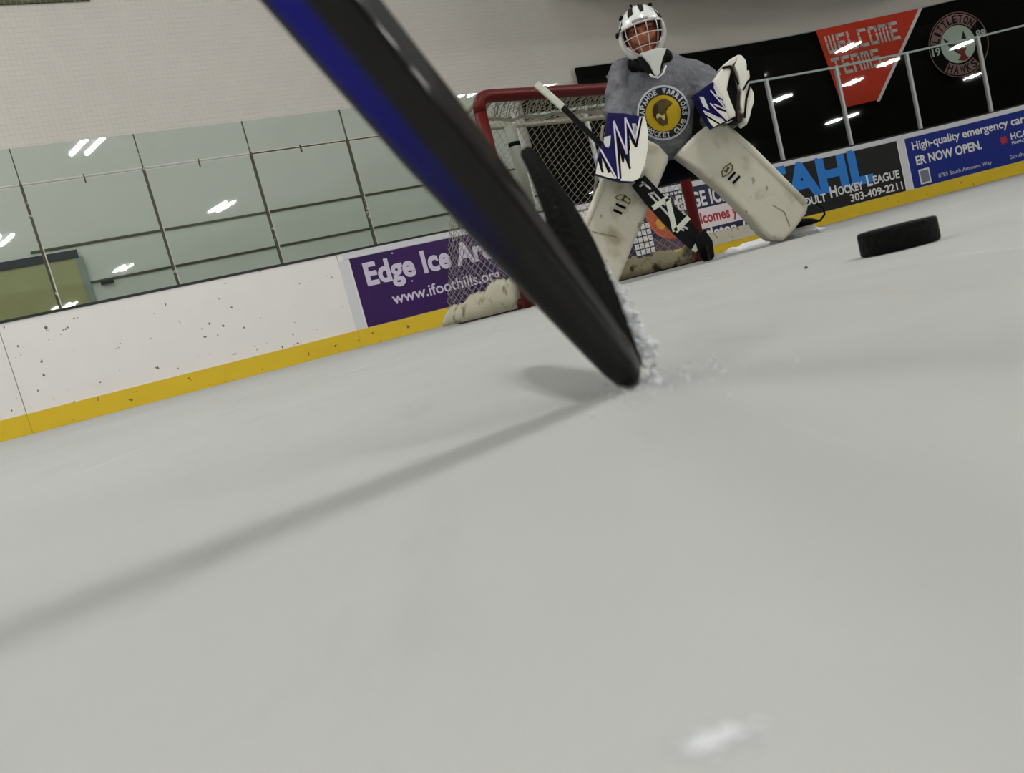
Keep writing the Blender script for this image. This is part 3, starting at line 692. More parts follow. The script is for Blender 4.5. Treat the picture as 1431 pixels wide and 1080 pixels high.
M['crest_brown'] = mat('crest_brown', (88,70,22), .8, noise_amt=.35, noise_scale=30)
M['crest_dark'] = mat('crest_dark_brown', (48,30,12), .8)
M['crest_pale'] = mat('crest_pale', (210,196,120), .8)
M['eye'] = mat('eye_dark', (20,14,12), .3)
M['hair'] = mat('dark_hair', (34,24,20), .8)
M['steel'] = mat('steel', (190,190,196), .25, metal=1)
M['tape'] = mat('white_tape', (206,210,192), .8, noise_amt=.08, noise_scale=30)
M['stick_black'] = mat('stick_black', (5,5,6), .45, .18)
M['stick_print'] = mat('stick_grey_print', (186,186,184), .5)

gk = empty('person', (1.12, 4.25, 0)); tag(gk, 'goalie in grey jersey and white leg pads crouching before the goal, glove raised', 'person')
# body: one continuous surface (mostly under the gear)
bm = bmesh.new()
HC = Vector((1.085, 4.03, 1.175))        # head centre
FD = Vector((-.22, -.93, -.12)).normalized()  # where the face looks
YAW = math.atan2(FD.x, -FD.y)
def hl(x, y, z): # head-local (x to the viewer's right, y into the head, z up) -> world
    v = Matrix.Rotation(-YAW*-1, 3, 'Z') @ Vector((x, y, z)); return HC + v
ellipsoid(bm, HC+Vector((0,.012,.01)), .077, .095, .112, YAW)
capsule(bm, hl(0,-.03,-.055), hl(0,-.045,-.085), .055, .035)          # jaw and chin
capsule(bm, hl(0,-.088,.015), hl(0,-.104,-.025), .010, .016)          # nose
for s in (-1, 1):
    capsule(bm, hl(s*.078,.02,.01), hl(s*.080,.022,-.03), .014, .010)  # ear
    capsule(bm, hl(s*.05,-.082,.028), hl(s*.012,-.092,.028), .010, .009)  # brow
    capsule(bm, hl(s*.045,-.070,-.02), hl(s*.03,-.076,-.03), .018, .014)  # cheek
capsule(bm, hl(-.018,-.090,-.052), hl(.018,-.090,-.052), .008, .008)  # lips
capsule(bm, HC+Vector((.01,.05,-.06)), (1.13,4.17,1.02), .055, .065)   # neck
capsule(bm, (1.12,4.20,.98), (1.09,4.30,.66), .13, .13)                # trunk
capsule(bm, (1.0,4.21,1.02), (1.28,4.21,.97), .075, .075)
capsule(bm, (1.03,4.33,.60), (1.15,4.33,.60), .12, .12)
def limb(pts, rs):
    for p, q, a, b in zip(pts[:-1], pts[1:], rs[:-1], rs[1:]): capsule(bm, p, q, a, b)
limb([(.985,4.2,1.04),(.905,4.14,.86),(.862,4.03,.745)], [.06,.048,.036])
limb([(1.30,4.2,.975),(1.375,4.12,.885),(1.372,4.02,.81)], [.058,.046,.036])
limb([(1.02,4.33,.58),(.90,4.18,.50),(.60,4.20,.10)], [.095,.066,.048])
limb([(1.16,4.33,.58),(1.27,4.18,.55),(1.665,4.24,.12)], [.095,.066,.048])
def hand(w, ax, sd):
    ax = Vector(ax).normalized(); sd = Vector(sd).normalized(); w = Vector(w)
    capsule(bm, w, w+ax*.075, .03, .034)
    for k in range(4):
        b0 = w + ax*.075 + sd*(k-1.5)*.019; ln = (.036,.042,.040,.032)[k]; cl = ax.cross(sd)
        capsule(bm, b0, b0+ax*ln, .0095, .009, 8); capsule(bm, b0+ax*ln, b0+ax*ln*1.4+cl*.03, .009, .008, 8)
    capsule(bm, w+ax*.02+sd*.03, w+ax*.06+sd*.065, .011, .009, 8)
hand((.862,4.03,.745), (-.15,-.35,-.9), (1,.1,-.1)); hand((1.372,4.04,.81), (.55,-.10,.1), (.1,.3,.9))
obj('body', remeshed(bm, .009, 2), M['skin'], gk, True)
for s in (-1, 1):
    bm = bmesh.new(); ellipsoid(bm, hl(s*.032,-.090,.012), .013, .006, .007, YAW, 12, 8); obj('eye', bm_mesh(bm), M['eye'], gk, True)

# jersey
bm = bmesh.new(); rings = []
for z, cx, cy, rx, ry in ((.575,1.09,4.25,.135,.13),(.60,1.09,4.24,.16,.15),(.68,1.09,4.22,.178,.155),(.80,1.10,4.19,.192,.165),(.92,1.125,4.19,.205,.165),(1.02,1.14,4.19,.19,.145),(1.08,1.14,4.19,.13,.115),(1.125,1.13,4.17,.085,.09)):
    rings.append([(cx+rx*math.copysign(abs(math.cos(a))**.85, math.cos(a)), cy+ry*math.copysign(abs(math.sin(a))**.85, math.sin(a)), z - .06*(1 if z < .7 else 0)*(cx+rx*math.cos(a)-1.05)) for a in [2*math.pi*i/36 for i in range(36)]])
me_t = loft_mesh(rings); bm.from_mesh(me_t); bpy.data.meshes.remove(me_t)
for p, q, a, b in (((.99,4.2,1.045),(1.05,4.2,1.05),.10,.09),((.985,4.2,1.045),(.91,4.14,.86),.098,.092),((.91,4.14,.86),(.865,4.04,.75),.09,.07),
                   ((1.30,4.2,.975),(1.22,4.2,1.0),.088,.10),((1.30,4.2,.975),(1.375,4.13,.885),.088,.080),((1.375,4.13,.885),(1.35,4.02,.81),.078,.062),((1.35,4.1,.70),(1.44,4.06,.66),.05,.03)):
    capsule(bm, p, q, a, b, 18)
jm = remeshed(bm, .011, 5)
for v in jm.vertices:                      # cloth folds
    c = v.co; f = noise.noise(Vector((c.x*9, c.y*5, c.z*6)))*.010 + noise.noise(Vector((c.x*22+c.z*14, c.y*8, c.z*9)))*.006
    arm = min(1, max(0, (abs(c.x-1.11)-.13)/.1)); f *= (.45+2.1*arm)
    n_ = v.normal.copy(); v.co = c + n_*f
jm.update()
jersey = obj('jersey', jm, M['jersey'], gk, True); JB = bvh_of(jm)
VD = Vector((.262, .95, .17)).normalized()
def stick_on(bvh, lift, x, z, y=3.7, fallback=4.03):
    """lay a flat point (x, z), given at depth 4.0, onto the surface behind it"""
    p = Vector((x, 4.0, z)); o = p - VD*.6
    h, nr, i, d = bvh.ray_cast(o, VD)
    if h is None: return p
    return h - VD*lift
def patch_on(name, pts, bvh, lift, m, parent, nr=6):
    """conforming patch: outline fan with inner rings"""
    cx = sum(p[0] for p in pts)/len(pts); cz = sum(p[1] for p in pts)/len(pts); n = len(pts); V = [stick_on(bvh, lift, cx, cz)]; Fc = []
    for k in range(1, nr+1):
        t = k/nr
        V += [stick_on(bvh, lift, cx+(x-cx)*t, cz+(z-cz)*t) for x, z in pts]
    for j in range(n): Fc.append((0, 1+j, 1+(j+1) % n))
    for k in range(nr-1):
        for j in range(n): Fc.append((1+k*n+j, 1+(k+1)*n+j, 1+(k+1)*n+(j+1) % n, 1+k*n+(j+1) % n))
    return obj(name, mesh(V, Fc), m, parent, True)
CX, CZ2, CR = 1.092, .783, .137
crest = patch_on('crest', disc_pts(CX, CZ2, CR, 48), JB, .003, M['crest_white'], jersey, 10)
def crest_pt(x, z): return stick_on(JB, .0075, CX+x, CZ2+z)
patch_on('crest_ring', disc_pts(CX, CZ2, CR*.925, 48), JB, .0045, M['crest_black'], jersey, 10)
patch_on('crest_field', disc_pts(CX-.002, CZ2-.002, CR*.66, 40), JB, .006, M['crest_gold'], jersey, 8)
arc_text('ARAPAHOE WARRIORS', CR*.80, math.radians(88), math.radians(205), CR*.18, M['crest_white'], jersey, crest_pt, .04)
arc_text('HOCKEY CLUB', CR*.80, math.radians(270), math.radians(112), CR*.17, M['crest_white'], jersey, crest_pt, .04, flip=True)
q = CR/.36
def cp(pts): return [(CX + (a-.5)*q*.98 - .004, CZ2 + (.5-b)*q*.98) for a, b in pts]
patch_on('crest_figure', cp([(.36,.50),(.37,.42),(.42,.35),(.50,.32),(.58,.32),(.65,.38),(.66,.41),(.60,.43),(.55,.49),(.55,.60),(.53,.66),(.46,.67),(.41,.62),(.38,.56)]), JB, .0075, M['crest_brown'], jersey, 5)
patch_on('crest_shade', cp([(.37,.42),(.42,.35),(.47,.37),(.45,.44),(.43,.50),(.40,.56),(.37,.52)]), JB, .0088, M['crest_dark'], jersey, 4)
patch_on('crest_stroke', cp([(.40,.53),(.42,.49),(.45,.49),(.49,.54),(.52,.51),(.53,.53),(.50,.60),(.46,.54),(.43,.52),(.41,.56)]), JB, .0095, M['crest_pale'], jersey, 3)

# pants
bm = bmesh.new()
for p, q_, a, b in (((1.01,4.33,.60),(1.17,4.33,.60),.14,.14),((1.02,4.32,.58),(.93,4.20,.52),.12,.10),((1.16,4.32,.58),(1.26,4.21,.55),.12,.10)): capsule(bm, p, q_, a, b)
obj('pants', remeshed(bm, .014, 4), M['pants'], gk, True)

# leg pads
def pad(outline, yk, yf, zk, zf, name='leg_pad'):
    fy = lambda x, z: yf + (yk-yf)*min(1, max(0, (z-zf)/(zk-zf)))
    o = prism(name, outline, fy, lambda x, z: fy(x, z)+.12, M['pad'], gk, .022, 3, True)
    for p in o.data.polygons: p.use_smooth = len(p.vertices) <= 4
    return o, fy
LP = GEO['lp_out']
lp, fyl = pad(LP, 3.98, 4.06, .68, .0)
RP = [(.985,.672),(1.03,.635),(1.068,.572),(1.062,.545),(.94,.375),(.80,.19),(.70,.045),(.672,.015),(.60,.008),(.53,.06),(.468,.17),(.462,.20),(.55,.32),(.62,.415),(.70,.525),(.80,.655),(.845,.715),(.87,.722)]
rp, fyr = pad(RP, 3.98, 4.04, .70, .0)
def bar_on(fy, segs, wd, m, parent, name, dy=.004):
    return obj(name, strokes_mesh(segs, wd, lambda x, z: fy(x, z)-dy, dy), m, parent)
for s_ in GEO['lp_bars']: bar_on(fyl, [s_], .012, M['glove_line'], lp, 'mark')
for s_ in GEO['rp_bars']: bar_on(fyr, [s_], .012, M['glove_line'], rp, 'mark')
def outline_mark(pts, fy, parent):
    bar_on(fy, [(pts[i], pts[(i+1) % len(pts)]) for i in range(len(pts))], .0045, M['crest_brown'], parent, 'logo')
    cx = sum(p[0] for p in pts)/len(pts); cz = sum(p[1] for p in pts)/len(pts)
    bar_on(fy, [((cx-.018, cz-.004), (cx+.012, cz+.008)), ((cx-.006, cz-.012), (cx+.006, cz+.014))], .006, M['crest_brown'], parent, 'logo')
outline_mark(GEO['lp_logo'], fyl, lp); outline_mark(GEO['rp_logo'], fyr, rp)
# edge roll and creases of the pads
def roll(pts, fy, parent, r=.018, dy=.005): 
    V, Fc = [], []; add_tube(V, Fc, [(x, fy(x, z)+dy, z) for x, z in pts], r, 10); return obj('edge_roll', mesh(V, Fc), M['pad'], parent, True)
def inset(pts, c, k): return [(x+(c[0]-x)*k, z+(c[1]-z)*k) for x, z in pts]
roll(inset(LP[4:8], (1.45,.35), .06), fyl, lp); roll(inset(RP[10:17], (.76,.37), .06), fyr, rp)
bar_on(fyl, [((1.545,.20),(1.60,.15)),((1.60,.15),(1.615,.07))], .004, M['tan'], lp, 'crease'); bar_on(fyr, [((.60,.30),(.72,.24))], .004, M['tan'], rp, 'crease')
# skates
def skate(c, ang):
    c = Vector(c); d = Vector((math.cos(ang), math.sin(ang), 0)); n_ = Vector((-d.y, d.x, 0))
    rings = []
    for t, w_, z0, z1 in ((-.11,.02,.055,.10),(-.09,.036,.05,.17),(-.03,.042,.05,.16),(.05,.042,.05,.10),(.11,.036,.05,.085),(.14,.016,.055,.07)):
        p = c + d*t; rings.append([p+n_*w_*math.cos(a)+UP*((z0+z1)/2+(z1-z0)/2*math.sin(a)) for a in [2*math.pi*i/12 for i in range(12)]])
    o = obj('skate', loft_mesh(rings), M['black'], gk, True)
    V, Fc = [], []
    def bx(a0, a1, w_, z0, z1):
        k = len(V)
        for t, s, z in ((a0,-1,z0),(a1,-1,z0),(a1,1,z0),(a0,1,z0),(a0*.92,-1,z1),(a1*.92,-1,z1),(a1*.92,1,z1),(a0*.92,1,z1)): V.append(c+d*t+n_*w_*s+UP*z)
        Fc.extend([(k+a, k+b, k+c_, k+e) for a, b, c_, e in ((0,3,2,1),(4,5,6,7),(0,1,5,4),(1,2,6,5),(2,3,7,6),(3,0,4,7))])
    bx(-.12, .13, .012, .02, .058); obj('blade_holder', mesh(V, Fc), M['white'], o)
    V, Fc = [], []; bx(-.13, .14, .002, .001, .021); obj('runner', mesh(V, Fc), M['steel'], o)
skate((1.70,4.25,0), -.5); skate((.57,4.24,0), -2.4)
tube('toe_strap', [(1.80,4.10,.15),(1.825,4.09,.12),(1.82,4.08,.085),(1.79,4.08,.06),(1.755,4.09,.065),(1.74,4.12,.08)], .006, M['black'], gk, 6)

# blocker
BY = 3.885
tilt = lambda x, z: BY + (z-.66)*.16
blk = prism('blocker', GEO['blk'], tilt, lambda x, z: tilt(x, z)+.065, M['glove_blue'], gk, .012, 2)
def flat(name, pts, fy, dy, m, parent): return prism(name, pts, lambda x, z: fy(x, z)-dy, lambda x, z: fy(x, z)-dy+.0012, m, parent)
flat('white_field', GEO['blk_white_r'], tilt, .0015, M['glove_white'], blk); flat('white_field', GEO['blk_white_l'], tilt, .0015, M['glove_white'], blk)
obj('zigzag_outline', strokes_mesh(GEO['blk_zigd'], .011, lambda x, z: tilt(x, z)-.003, .0012), M['glove_line'], blk)  # black outline print along the zigzags
obj('zigzag_line', strokes_mesh(GEO['blk_zig'], .0085, lambda x, z: tilt(x, z)-.0045, .0012), M['lav_white'], blk)
flat('logo', GEO['blk_logo'], tilt, .003, M['pale_grey'], blk)
prism('finger_guard', [(.885,.775),(.935,.765),(.948,.69),(.94,.60),(.915,.53),(.885,.50),(.87,.60)], lambda x, z: tilt(x, z)+.0, lambda x, z: tilt(x, z)+.11, M['glove_white'], blk, .018, 2, True)
bm = bmesh.new(); capsule(bm, (.855,3.985,.70), (.835,3.965,.60), .045, .045); obj('blocker_palm', bm_mesh(bm), M['black'], blk, True)

# catching glove
GY = 3.865
gt = lambda x, z: GY + (x-1.25)*.10
cf = prism('catching_glove', GEO['cuff'], gt, lambda x, z: gt(x, z)+.07, M['glove_blue'], gk, .012, 2)
flat('white_field', GEO['cuff_white'], gt, .0015, M['glove_white'], cf); flat('white_field', GEO['cuff_white2'], gt, .0015, M['glove_white'], cf)
obj('zigzag_outline', strokes_mesh(GEO['cuff_zigd'], .008, lambda x, z: gt(x, z)-.003, .0012), M['glove_line'], cf)
obj('zigzag_line', strokes_mesh(GEO['cuff_zig'], .0065, lambda x, z: gt(x, z)-.0045, .0012), M['lav_white'], cf)
flat('logo', GEO['cuff_logo'], gt, .003, M['pale_grey'], cf)
prism('palm', GEO['palm'], lambda x, z: gt(x, z)-.010, lambda x, z: gt(x, z)+.075, M['glove_white'], cf, .014, 3, True)
prism('pocket', GEO['pocket'], lambda x, z: gt(x, z)+.020, lambda x, z: gt(x, z)+.12, M['black'], cf, .01, 2)
prism('tan_web', GEO['tan'], lambda x, z: gt(x, z)+.010, lambda x, z: gt(x, z)+.05, M['tan'], cf, .006, 2)
prism('finger_panel', GEO['fing'], lambda x, z: gt(x, z)-.012, lambda x, z: gt(x, z)+.10, M['glove_white'], cf, .014, 3, True)
prism('finger_panel', GEO['fing2'], lambda x, z: gt(x, z)-.004, lambda x, z: gt(x, z)+.10, M['glove_white'], cf, .014, 3, True)
prism('finger_panel', GEO['fing3'], lambda x, z: gt(x, z)+.012, lambda x, z: gt(x, z)+.10, M['glove_white'], cf, .008, 2, True)
prism('thumb_bridge', GEO['arch'], lambda x, z: gt(x, z)-.010, lambda x, z: gt(x, z)+.10, M['glove_white'], cf, .008, 2, True)
prism('lacing', GEO['lace'], lambda x, z: gt(x, z)+.012, lambda x, z: gt(x, z)+.06, M['lace'], cf, .003, 1)
for tr in GEO['trim']:
    obj('trim', strokes_mesh(list(zip(tr[:-1], tr[1:])), .009, lambda x, z: gt(x, z)-.0165, .006), M['glove_line'], cf)

# mask
SH = 16
def mask_pt(th, ph, k=1.0):
    """th around (0 = front), ph from -90 (bottom) to 90 (top)"""
    x = math.sin(th)*math.cos(ph); y = -math.cos(th)*math.cos(ph); z = math.sin(ph)
    rx, ry, rz = .121, (.135 if y < 0 else .145), (.150 if z > 0 else .145)
    if z < 0: rx *= 1 - .22*(-z)**1.5
    return hl(x*rx*k, (y*ry+.015)*k, z*rz*k + .008)
NT, NP = 64, 40
def opening(th, ph):
    th = (th+math.pi) % (2*math.pi) - math.pi; x = math.degrees(th); z = math.degrees(ph)
    if z > 12 or z < -50: return False
    hw = 57 if z > -18 else 57 - (-18-z)*.95
    return abs(x) < hw
V, Fc = [], []
for i in range(NP+1):
    ph = -math.pi*.44 + (math.pi*.94)*i/NP
    for j in range(NT): V.append(mask_pt(2*math.pi*j/NT, min(ph, math.pi/2)))
for i in range(NP):
    for j in range(NT):
        ph = -math.pi*.44 + (math.pi*.94)*(i+.5)/NP; th = 2*math.pi*(j+.5)/NT
        if not opening(th, ph): Fc.append((i*NT+j, i*NT+(j+1) % NT, (i+1)*NT+(j+1) % NT, (i+1)*NT+j))
me_h = mesh(V, Fc); bm = bmesh.new(); bm.from_mesh(me_h); bmesh.ops.remove_doubles(bm, verts=bm.verts, dist=.0005)
loose = [v for v in bm.verts if not v.link_faces]; bmesh.ops.delete(bm, geom=loose, context='VERTS')
bmesh.ops.recalc_face_normals(bm, faces=bm.faces)
bmesh.ops.solidify(bm, geom=list(bm.faces), thickness=.006)
helmet = obj('goalie_mask', bm_mesh(bm), M['mask_white'], gk, True); HB = bvh_of(helmet.data)
# rim and cage
D2 = math.radians
def rim_path(k=1.03):
    P = []
    for a in range(-56, 57, 7): P.append(mask_pt(D2(a), D2(12), k))
    for z in range(6, -19, -6): P.append(mask_pt(D2(57), D2(z), k))
    for z in range(-24, -51, -6): P.append(mask_pt(D2(57-(-18-z)*.95), D2(z), k))
    for a in range(22, -23, -6): P.append(mask_pt(D2(a), D2(-50), k))
    for z in range(-48, -19, 6): P.append(mask_pt(D2(-(57-(-18-z)*.95)), D2(z), k))
    for z in range(-18, 7, 6): P.append(mask_pt(D2(-57), D2(z), k))
    return P
V, Fc = [], []; add_tube(V, Fc, rim_path(), .006, 8, close=True); obj('cage_rim', mesh(V, Fc), M['wire'], helmet, True)
for a in (-39, -14, 12, 37):
    zb = -50 if abs(a) < 27 else -18-(57-abs(a))/.95
    V, Fc = [], []; add_tube(V, Fc, [mask_pt(D2(a), D2(zb+(12-zb)*t/8), 1.045) for t in range(9)], .0026, 6); obj('cage_bar', mesh(V, Fc), M['wire'], helmet, True)
for z in (-9, -30):
    hw = 57 if z > -18 else 57-(-18-z)*.95
    V, Fc = [], []; add_tube(V, Fc, [mask_pt(D2(-hw+2*hw*t/12), D2(z), 1.045) for t in range(13)], .0026, 6); obj('cage_bar', mesh(V, Fc), M['wire'], helmet, True)
# brow trim, vents, straps
for pts in ([(-30,30),(-14,34),(-18,64),(-40,60)], [(6,34),(16,34),(32,66),(4,68)], [(-62,22),(-50,24),(-54,34)], [(48,28),(60,28),(54,38)], [(-74,8),(-54,16),(-60,24),(-74,20)], [(50,18),(70,12),(72,24),(54,28)]):
    m_ = 6; V = []; Fc = []
    for i in range(m_+1):
        for j in range(m_+1):
            u, v = i/m_, j/m_
            p = pts if len(pts) == 4 else pts+[pts[2]]
            a = p[0][0]*(1-u)*(1-v)+p[1][0]*u*(1-v)+p[2][0]*u*v+p[3][0]*(1-u)*v; z = p[0][1]*(1-u)*(1-v)+p[1][1]*u*(1-v)+p[2][1]*u*v+p[3][1]*(1-u)*v
            V.append(mask_pt(D2(a), D2(z), 1.012))
    for i in range(m_):
        for j in range(m_): Fc.append((i*(m_+1)+j, (i+1)*(m_+1)+j, (i+1)*(m_+1)+j+1, i*(m_+1)+j+1))
    obj('vent', mesh(V, Fc), M['dull_dark'], helmet, True)
V, Fc = [], []; add_tube(V, Fc, [mask_pt(D2(a), D2(17), 1.02) for a in range(-18, 19, 4)], .009, 8); obj('brow_bar', mesh(V, Fc), M['clear_visor'], helmet, True)
for a, z in ((-62, 40), (-30, 68), (58, 50), (-80, 12)):
    V, Fc = [], []; add_tube(V, Fc, [mask_pt(D2(a-5), D2(z), 1.03), mask_pt(D2(a+5), D2(z+2), 1.05)], .010, 8); obj('strap_clip', mesh(V, Fc), M['black'], helmet, True)
# throat guard: white tongue with a white hoop, dark padding behind
tg = lambda dy: (lambda x, z: 3.875 + dy + (1.05-z)*.35)
tongue = [(1.012,1.062),(1.10,1.066),(1.145,1.055),(1.118,1.015),(1.103,.985),(1.095,.955),(1.08,.945),(1.068,.958),(1.052,1.005),(1.032,1.035)]
prism('throat_guard', tongue, tg(0), tg(.02), M['mask_white'], helmet, .004, 2)
prism('throat_padding', [(1.005,1.055),(1.15,1.06),(1.14,1.02),(1.118,.98),(1.085,.945),(1.05,.965),(1.02,1.015)], tg(.022), tg(.06), M['dull_dark'], helmet, .01, 2)
V, Fc = [], []; add_tube(V, Fc, [(1.045,tg(.012)(0,.965),.965),(1.06,tg(.01)(0,.95),.950),(1.085,tg(.01)(0,.942),.940),(1.115,tg(.01)(0,.952),.955),(1.133,tg(.012)(0,.98),.985)], .0055, 6); obj('guard_hoop', mesh(V, Fc), M['white'], helmet, True)
bm = bmesh.new(); capsule(bm, (1.03,4.08,1.07), (1.18,4.08,1.065), .043, .045); capsule(bm, (1.02,4.02,1.06), (1.04,4.0,1.02), .024, .022); obj('neck_collar', remeshed(bm, .01, 2), M['black'], gk, True)

# goalie stick held by the blocker hand
gs = empty('goalie_stick', (1.13, 3.95, 0)); tag(gs, 'black goalie stick with white tape on paddle and shaft end, held across the legs', 'goalie stick')
SY = 3.945
def bar3(p, q, w_, t_, y): 
    d = Vector((q[0]-p[0], q[1]-p[1])).normalized(); n_ = (-d.y*w_/2, d.x*w_/2)
    return [(p[0]+n_[0], p[1]+n_[1]), (q[0]+n_[0], q[1]+n_[1]), (q[0]-n_[0], q[1]-n_[1]), (p[0]-n_[0], p[1]-n_[1])]
sf = GEO['shaft']; st = GEO['shaft_tape']
prism('shaft', bar3(sf[0], sf[1], .026, 0, 0), SY+.012, SY+.034, M['stick_black'], gs, .004, 2)
prism('shaft_tape', bar3(st[0], st[1], .033, 0, 0), SY+.009, SY+.037, M['tape'], gs, .005, 2)
pd = prism('paddle', GEO['paddle'], SY, SY+.024, M['stick_black'], gs, .004, 2)
for s_ in GEO['tape']: obj('tape_strip', strokes_mesh([s_], .026, SY-.003, SY-.0005), M['tape'], pd)
obj('print', strokes_mesh(GEO['padl'], .010, SY-.002, SY-.0004), M['stick_print'], pd)
bl = [(1.085,.135),(1.145,.165),(1.172,.10),(1.165,.02),(1.15,.006),(1.11,.006),(1.09,.03)]
prism('stick_blade', bl, SY-.01, SY+.018, M['stick_black'], gs, .005, 2)
rings = []
for t in range(9):
    u = t/8; p = Vector((1.135-.086*u, SY-.29*u, .006)); hh = .075*(1-.25*u**3)
    rings.append([p+Vector((-.005,0,0)), p+Vector((.005,0,0)), p+Vector((.012,0,hh)), p+Vector((.002,0,hh))])
obj('blade_face', loft_mesh(rings), M['stick_black'], gs)

# ------------------------------------------------------------------ foreground stick
def stick_material():
    m = mat('black_carbon_shaft', (12,10,7), .45, .1, coat=.42, noise_amt=.25, noise_scale=30)
    nt = m.node_tree; b = nt.nodes['Principled BSDF']; src = b.inputs['Base Color'].links[0].from_socket
    b.inputs['Coat Roughness'].default_value = .035
    uv = nt.nodes.new('ShaderNodeUVMap'); sx = nt.nodes.new('ShaderNodeSeparateXYZ'); nt.links.new(uv.outputs['UV'], sx.inputs[0])
    def mr(sock, a, b_, c=0, d=1):
        r = nt.nodes.new('ShaderNodeMapRange'); r.interpolation_type = 'SMOOTHSTEP'
        for k, v in zip(('From Min','From Max','To Min','To Max'), (a, b_, c, d)): r.inputs[k].default_value = v
        nt.links.new(sock, r.inputs['Value']); return r.outputs['Result']
    def mul(a, b_):
        n_ = nt.nodes.new('ShaderNodeMath'); n_.operation = 'MULTIPLY'; nt.links.new(a, n_.inputs[0]); nt.links.new(b_, n_.inputs[1]); return n_.outputs[0]
    band_ = mul(mr(sx.outputs['X'], .10, .24), mr(sx.outputs['X'], .42, .62, 1, 0))
    al = mr(sx.outputs['Y'], .055, .17)
    mx = nt.nodes.new('ShaderNodeMix'); mx.data_type = 'RGBA'; nt.links.new(mul(band_, al), mx.inputs[0])
    nt.links.new(src, mx.inputs[6]); mx.inputs[7].default_value = lin((5, 3, 128)); nt.links.new(mx.outputs[2], b.inputs['Base Color'])
    return m
M['carbon'] = stick_material()
M['blade_tape'] = speckle(mat('black_cloth_tape', (9,9,8), .9, .06, bump=.6, bump_scale=200), (130,130,125), 90, .69, .03, 3)
hs = empty('hockey_stick', (.047, .325, 0)); tag(hs, 'black hockey stick with blue streak on its shaft, heel resting on the ice', 'hockey stick')
H0 = Vector((.0455, .322, .0135)); T0 = Vector((-.0255, .250, .1495)); AX = (T0-H0).normalized()
cdir = (Vector((0, 0, .047)) - (H0+T0)/2).normalized()
WV = AX.cross(cdir).normalized()          # across the shaft as seen from the ice
if WV.x > 0: WV = -WV                     # points to the left
TV = WV.cross(AX).normalized()
if TV.dot(cdir) < 0: TV = -TV
_a = math.radians(-24); WV, TV = WV*math.cos(_a) + TV*math.sin(_a), TV*math.cos(_a) - WV*math.sin(_a)   # narrow side turned a little to the ice
NS = 96
def section(c, hw, ht, k=NS):
    pts = []
    for i in range(k):
        a = 2*math.pi*i/k; ca, sa = math.cos(a), math.sin(a); e = .5
        pts.append(c + WV*hw*math.copysign(abs(ca)**e, ca) + TV*ht*math.copysign(abs(sa)**e, sa))
    return pts
prof = [(-.0135,.003,.004),(-.009,.0062,.0065),(0,.0075,.0078),(.02,.0085,.009),(.05,.0098,.0105),(.085,.0115,.0115),(.12,.0128,.0118),(.17,.0130,.0118),(.3,.0130,.0118),(.6,.0130,.0118),(1.0,.0130,.0118),(1.4,.0130,.0118)]
rings = [section(H0+AX*t, hw, ht) for t, hw, ht in prof]
me_s = bpy.data.meshes.new('shaft'); V = [p for r in rings for p in r]; Fc = []; UV = []
for i in range(len(rings)-1):
    for j in range(NS):
        Fc.append((i*NS+j, i*NS+(j+1) % NS, (i+1)*NS+(j+1) % NS, (i+1)*NS+j))
Fc.append(tuple(range(NS))[::-1]); Fc.append(tuple((len(rings)-1)*NS+j for j in range(NS)))
me_s.from_pydata([tuple(v) for v in V], [], Fc); uvl = me_s.uv_layers.new(name='UVMap')
for p in me_s.polygons:
    for li in p.loop_indices:
        vi = me_s.loops[li].vertex_index; k = vi // NS; j = vi % NS
        # across: 0 = left edge as seen from the ice side, 1 = right edge; only the camera-side half carries the stripe
        ca = math.cos(2*math.pi*j/NS); sa = math.sin(2*math.pi*j/NS)
        u = (1-math.copysign(abs(ca)**.5, ca))/2 if sa >= -.01 else 2.0
        uvl.data[li].uv = (u, prof[k][0])
bmx = bmesh.new(); bmx.from_mesh(me_s); bmesh.ops.recalc_face_normals(bmx, faces=bmx.faces); bmx.to_mesh(me_s); bmx.free()
obj('shaft', me_s, M['carbon'], hs, True)
# blade: heel on the ice, toe lifted and pointing at the goal
TOE = Vector((.0575, .555, .1325)); HB0 = Vector((.0525, .330, .0045))
rings = []
for t in range(15):
    u = t/14; c = HB0.lerp(TOE, u) + Vector((.006*math.sin(math.pi*u), 0, .004*math.sin(math.pi*u)))
    hgt = (.034 + .012*math.sin(math.pi*min(1, u*1.2)))*(1 if u < .78 else max(.16, math.sqrt(max(0, 1-((u-.78)/.22)**2)))) ; th = .0058*(1-.25*u)
    up = (AX - (TOE-HB0).normalized()*AX.dot((TOE-HB0).normalized())).normalized(); sd = up.cross((TOE-HB0).normalized()).normalized()
    rings.append([c+sd*th*x+up*(hgt*y) for x, y in ((-1,.08),(-.5,0),(.5,0),(1,.08),(1,.5),(1,.92),(.5,1),(-.5,1),(-1,.92),(-1,.5))])
bo = obj('blade', loft_mesh(rings), M['blade_tape'], hs, True)
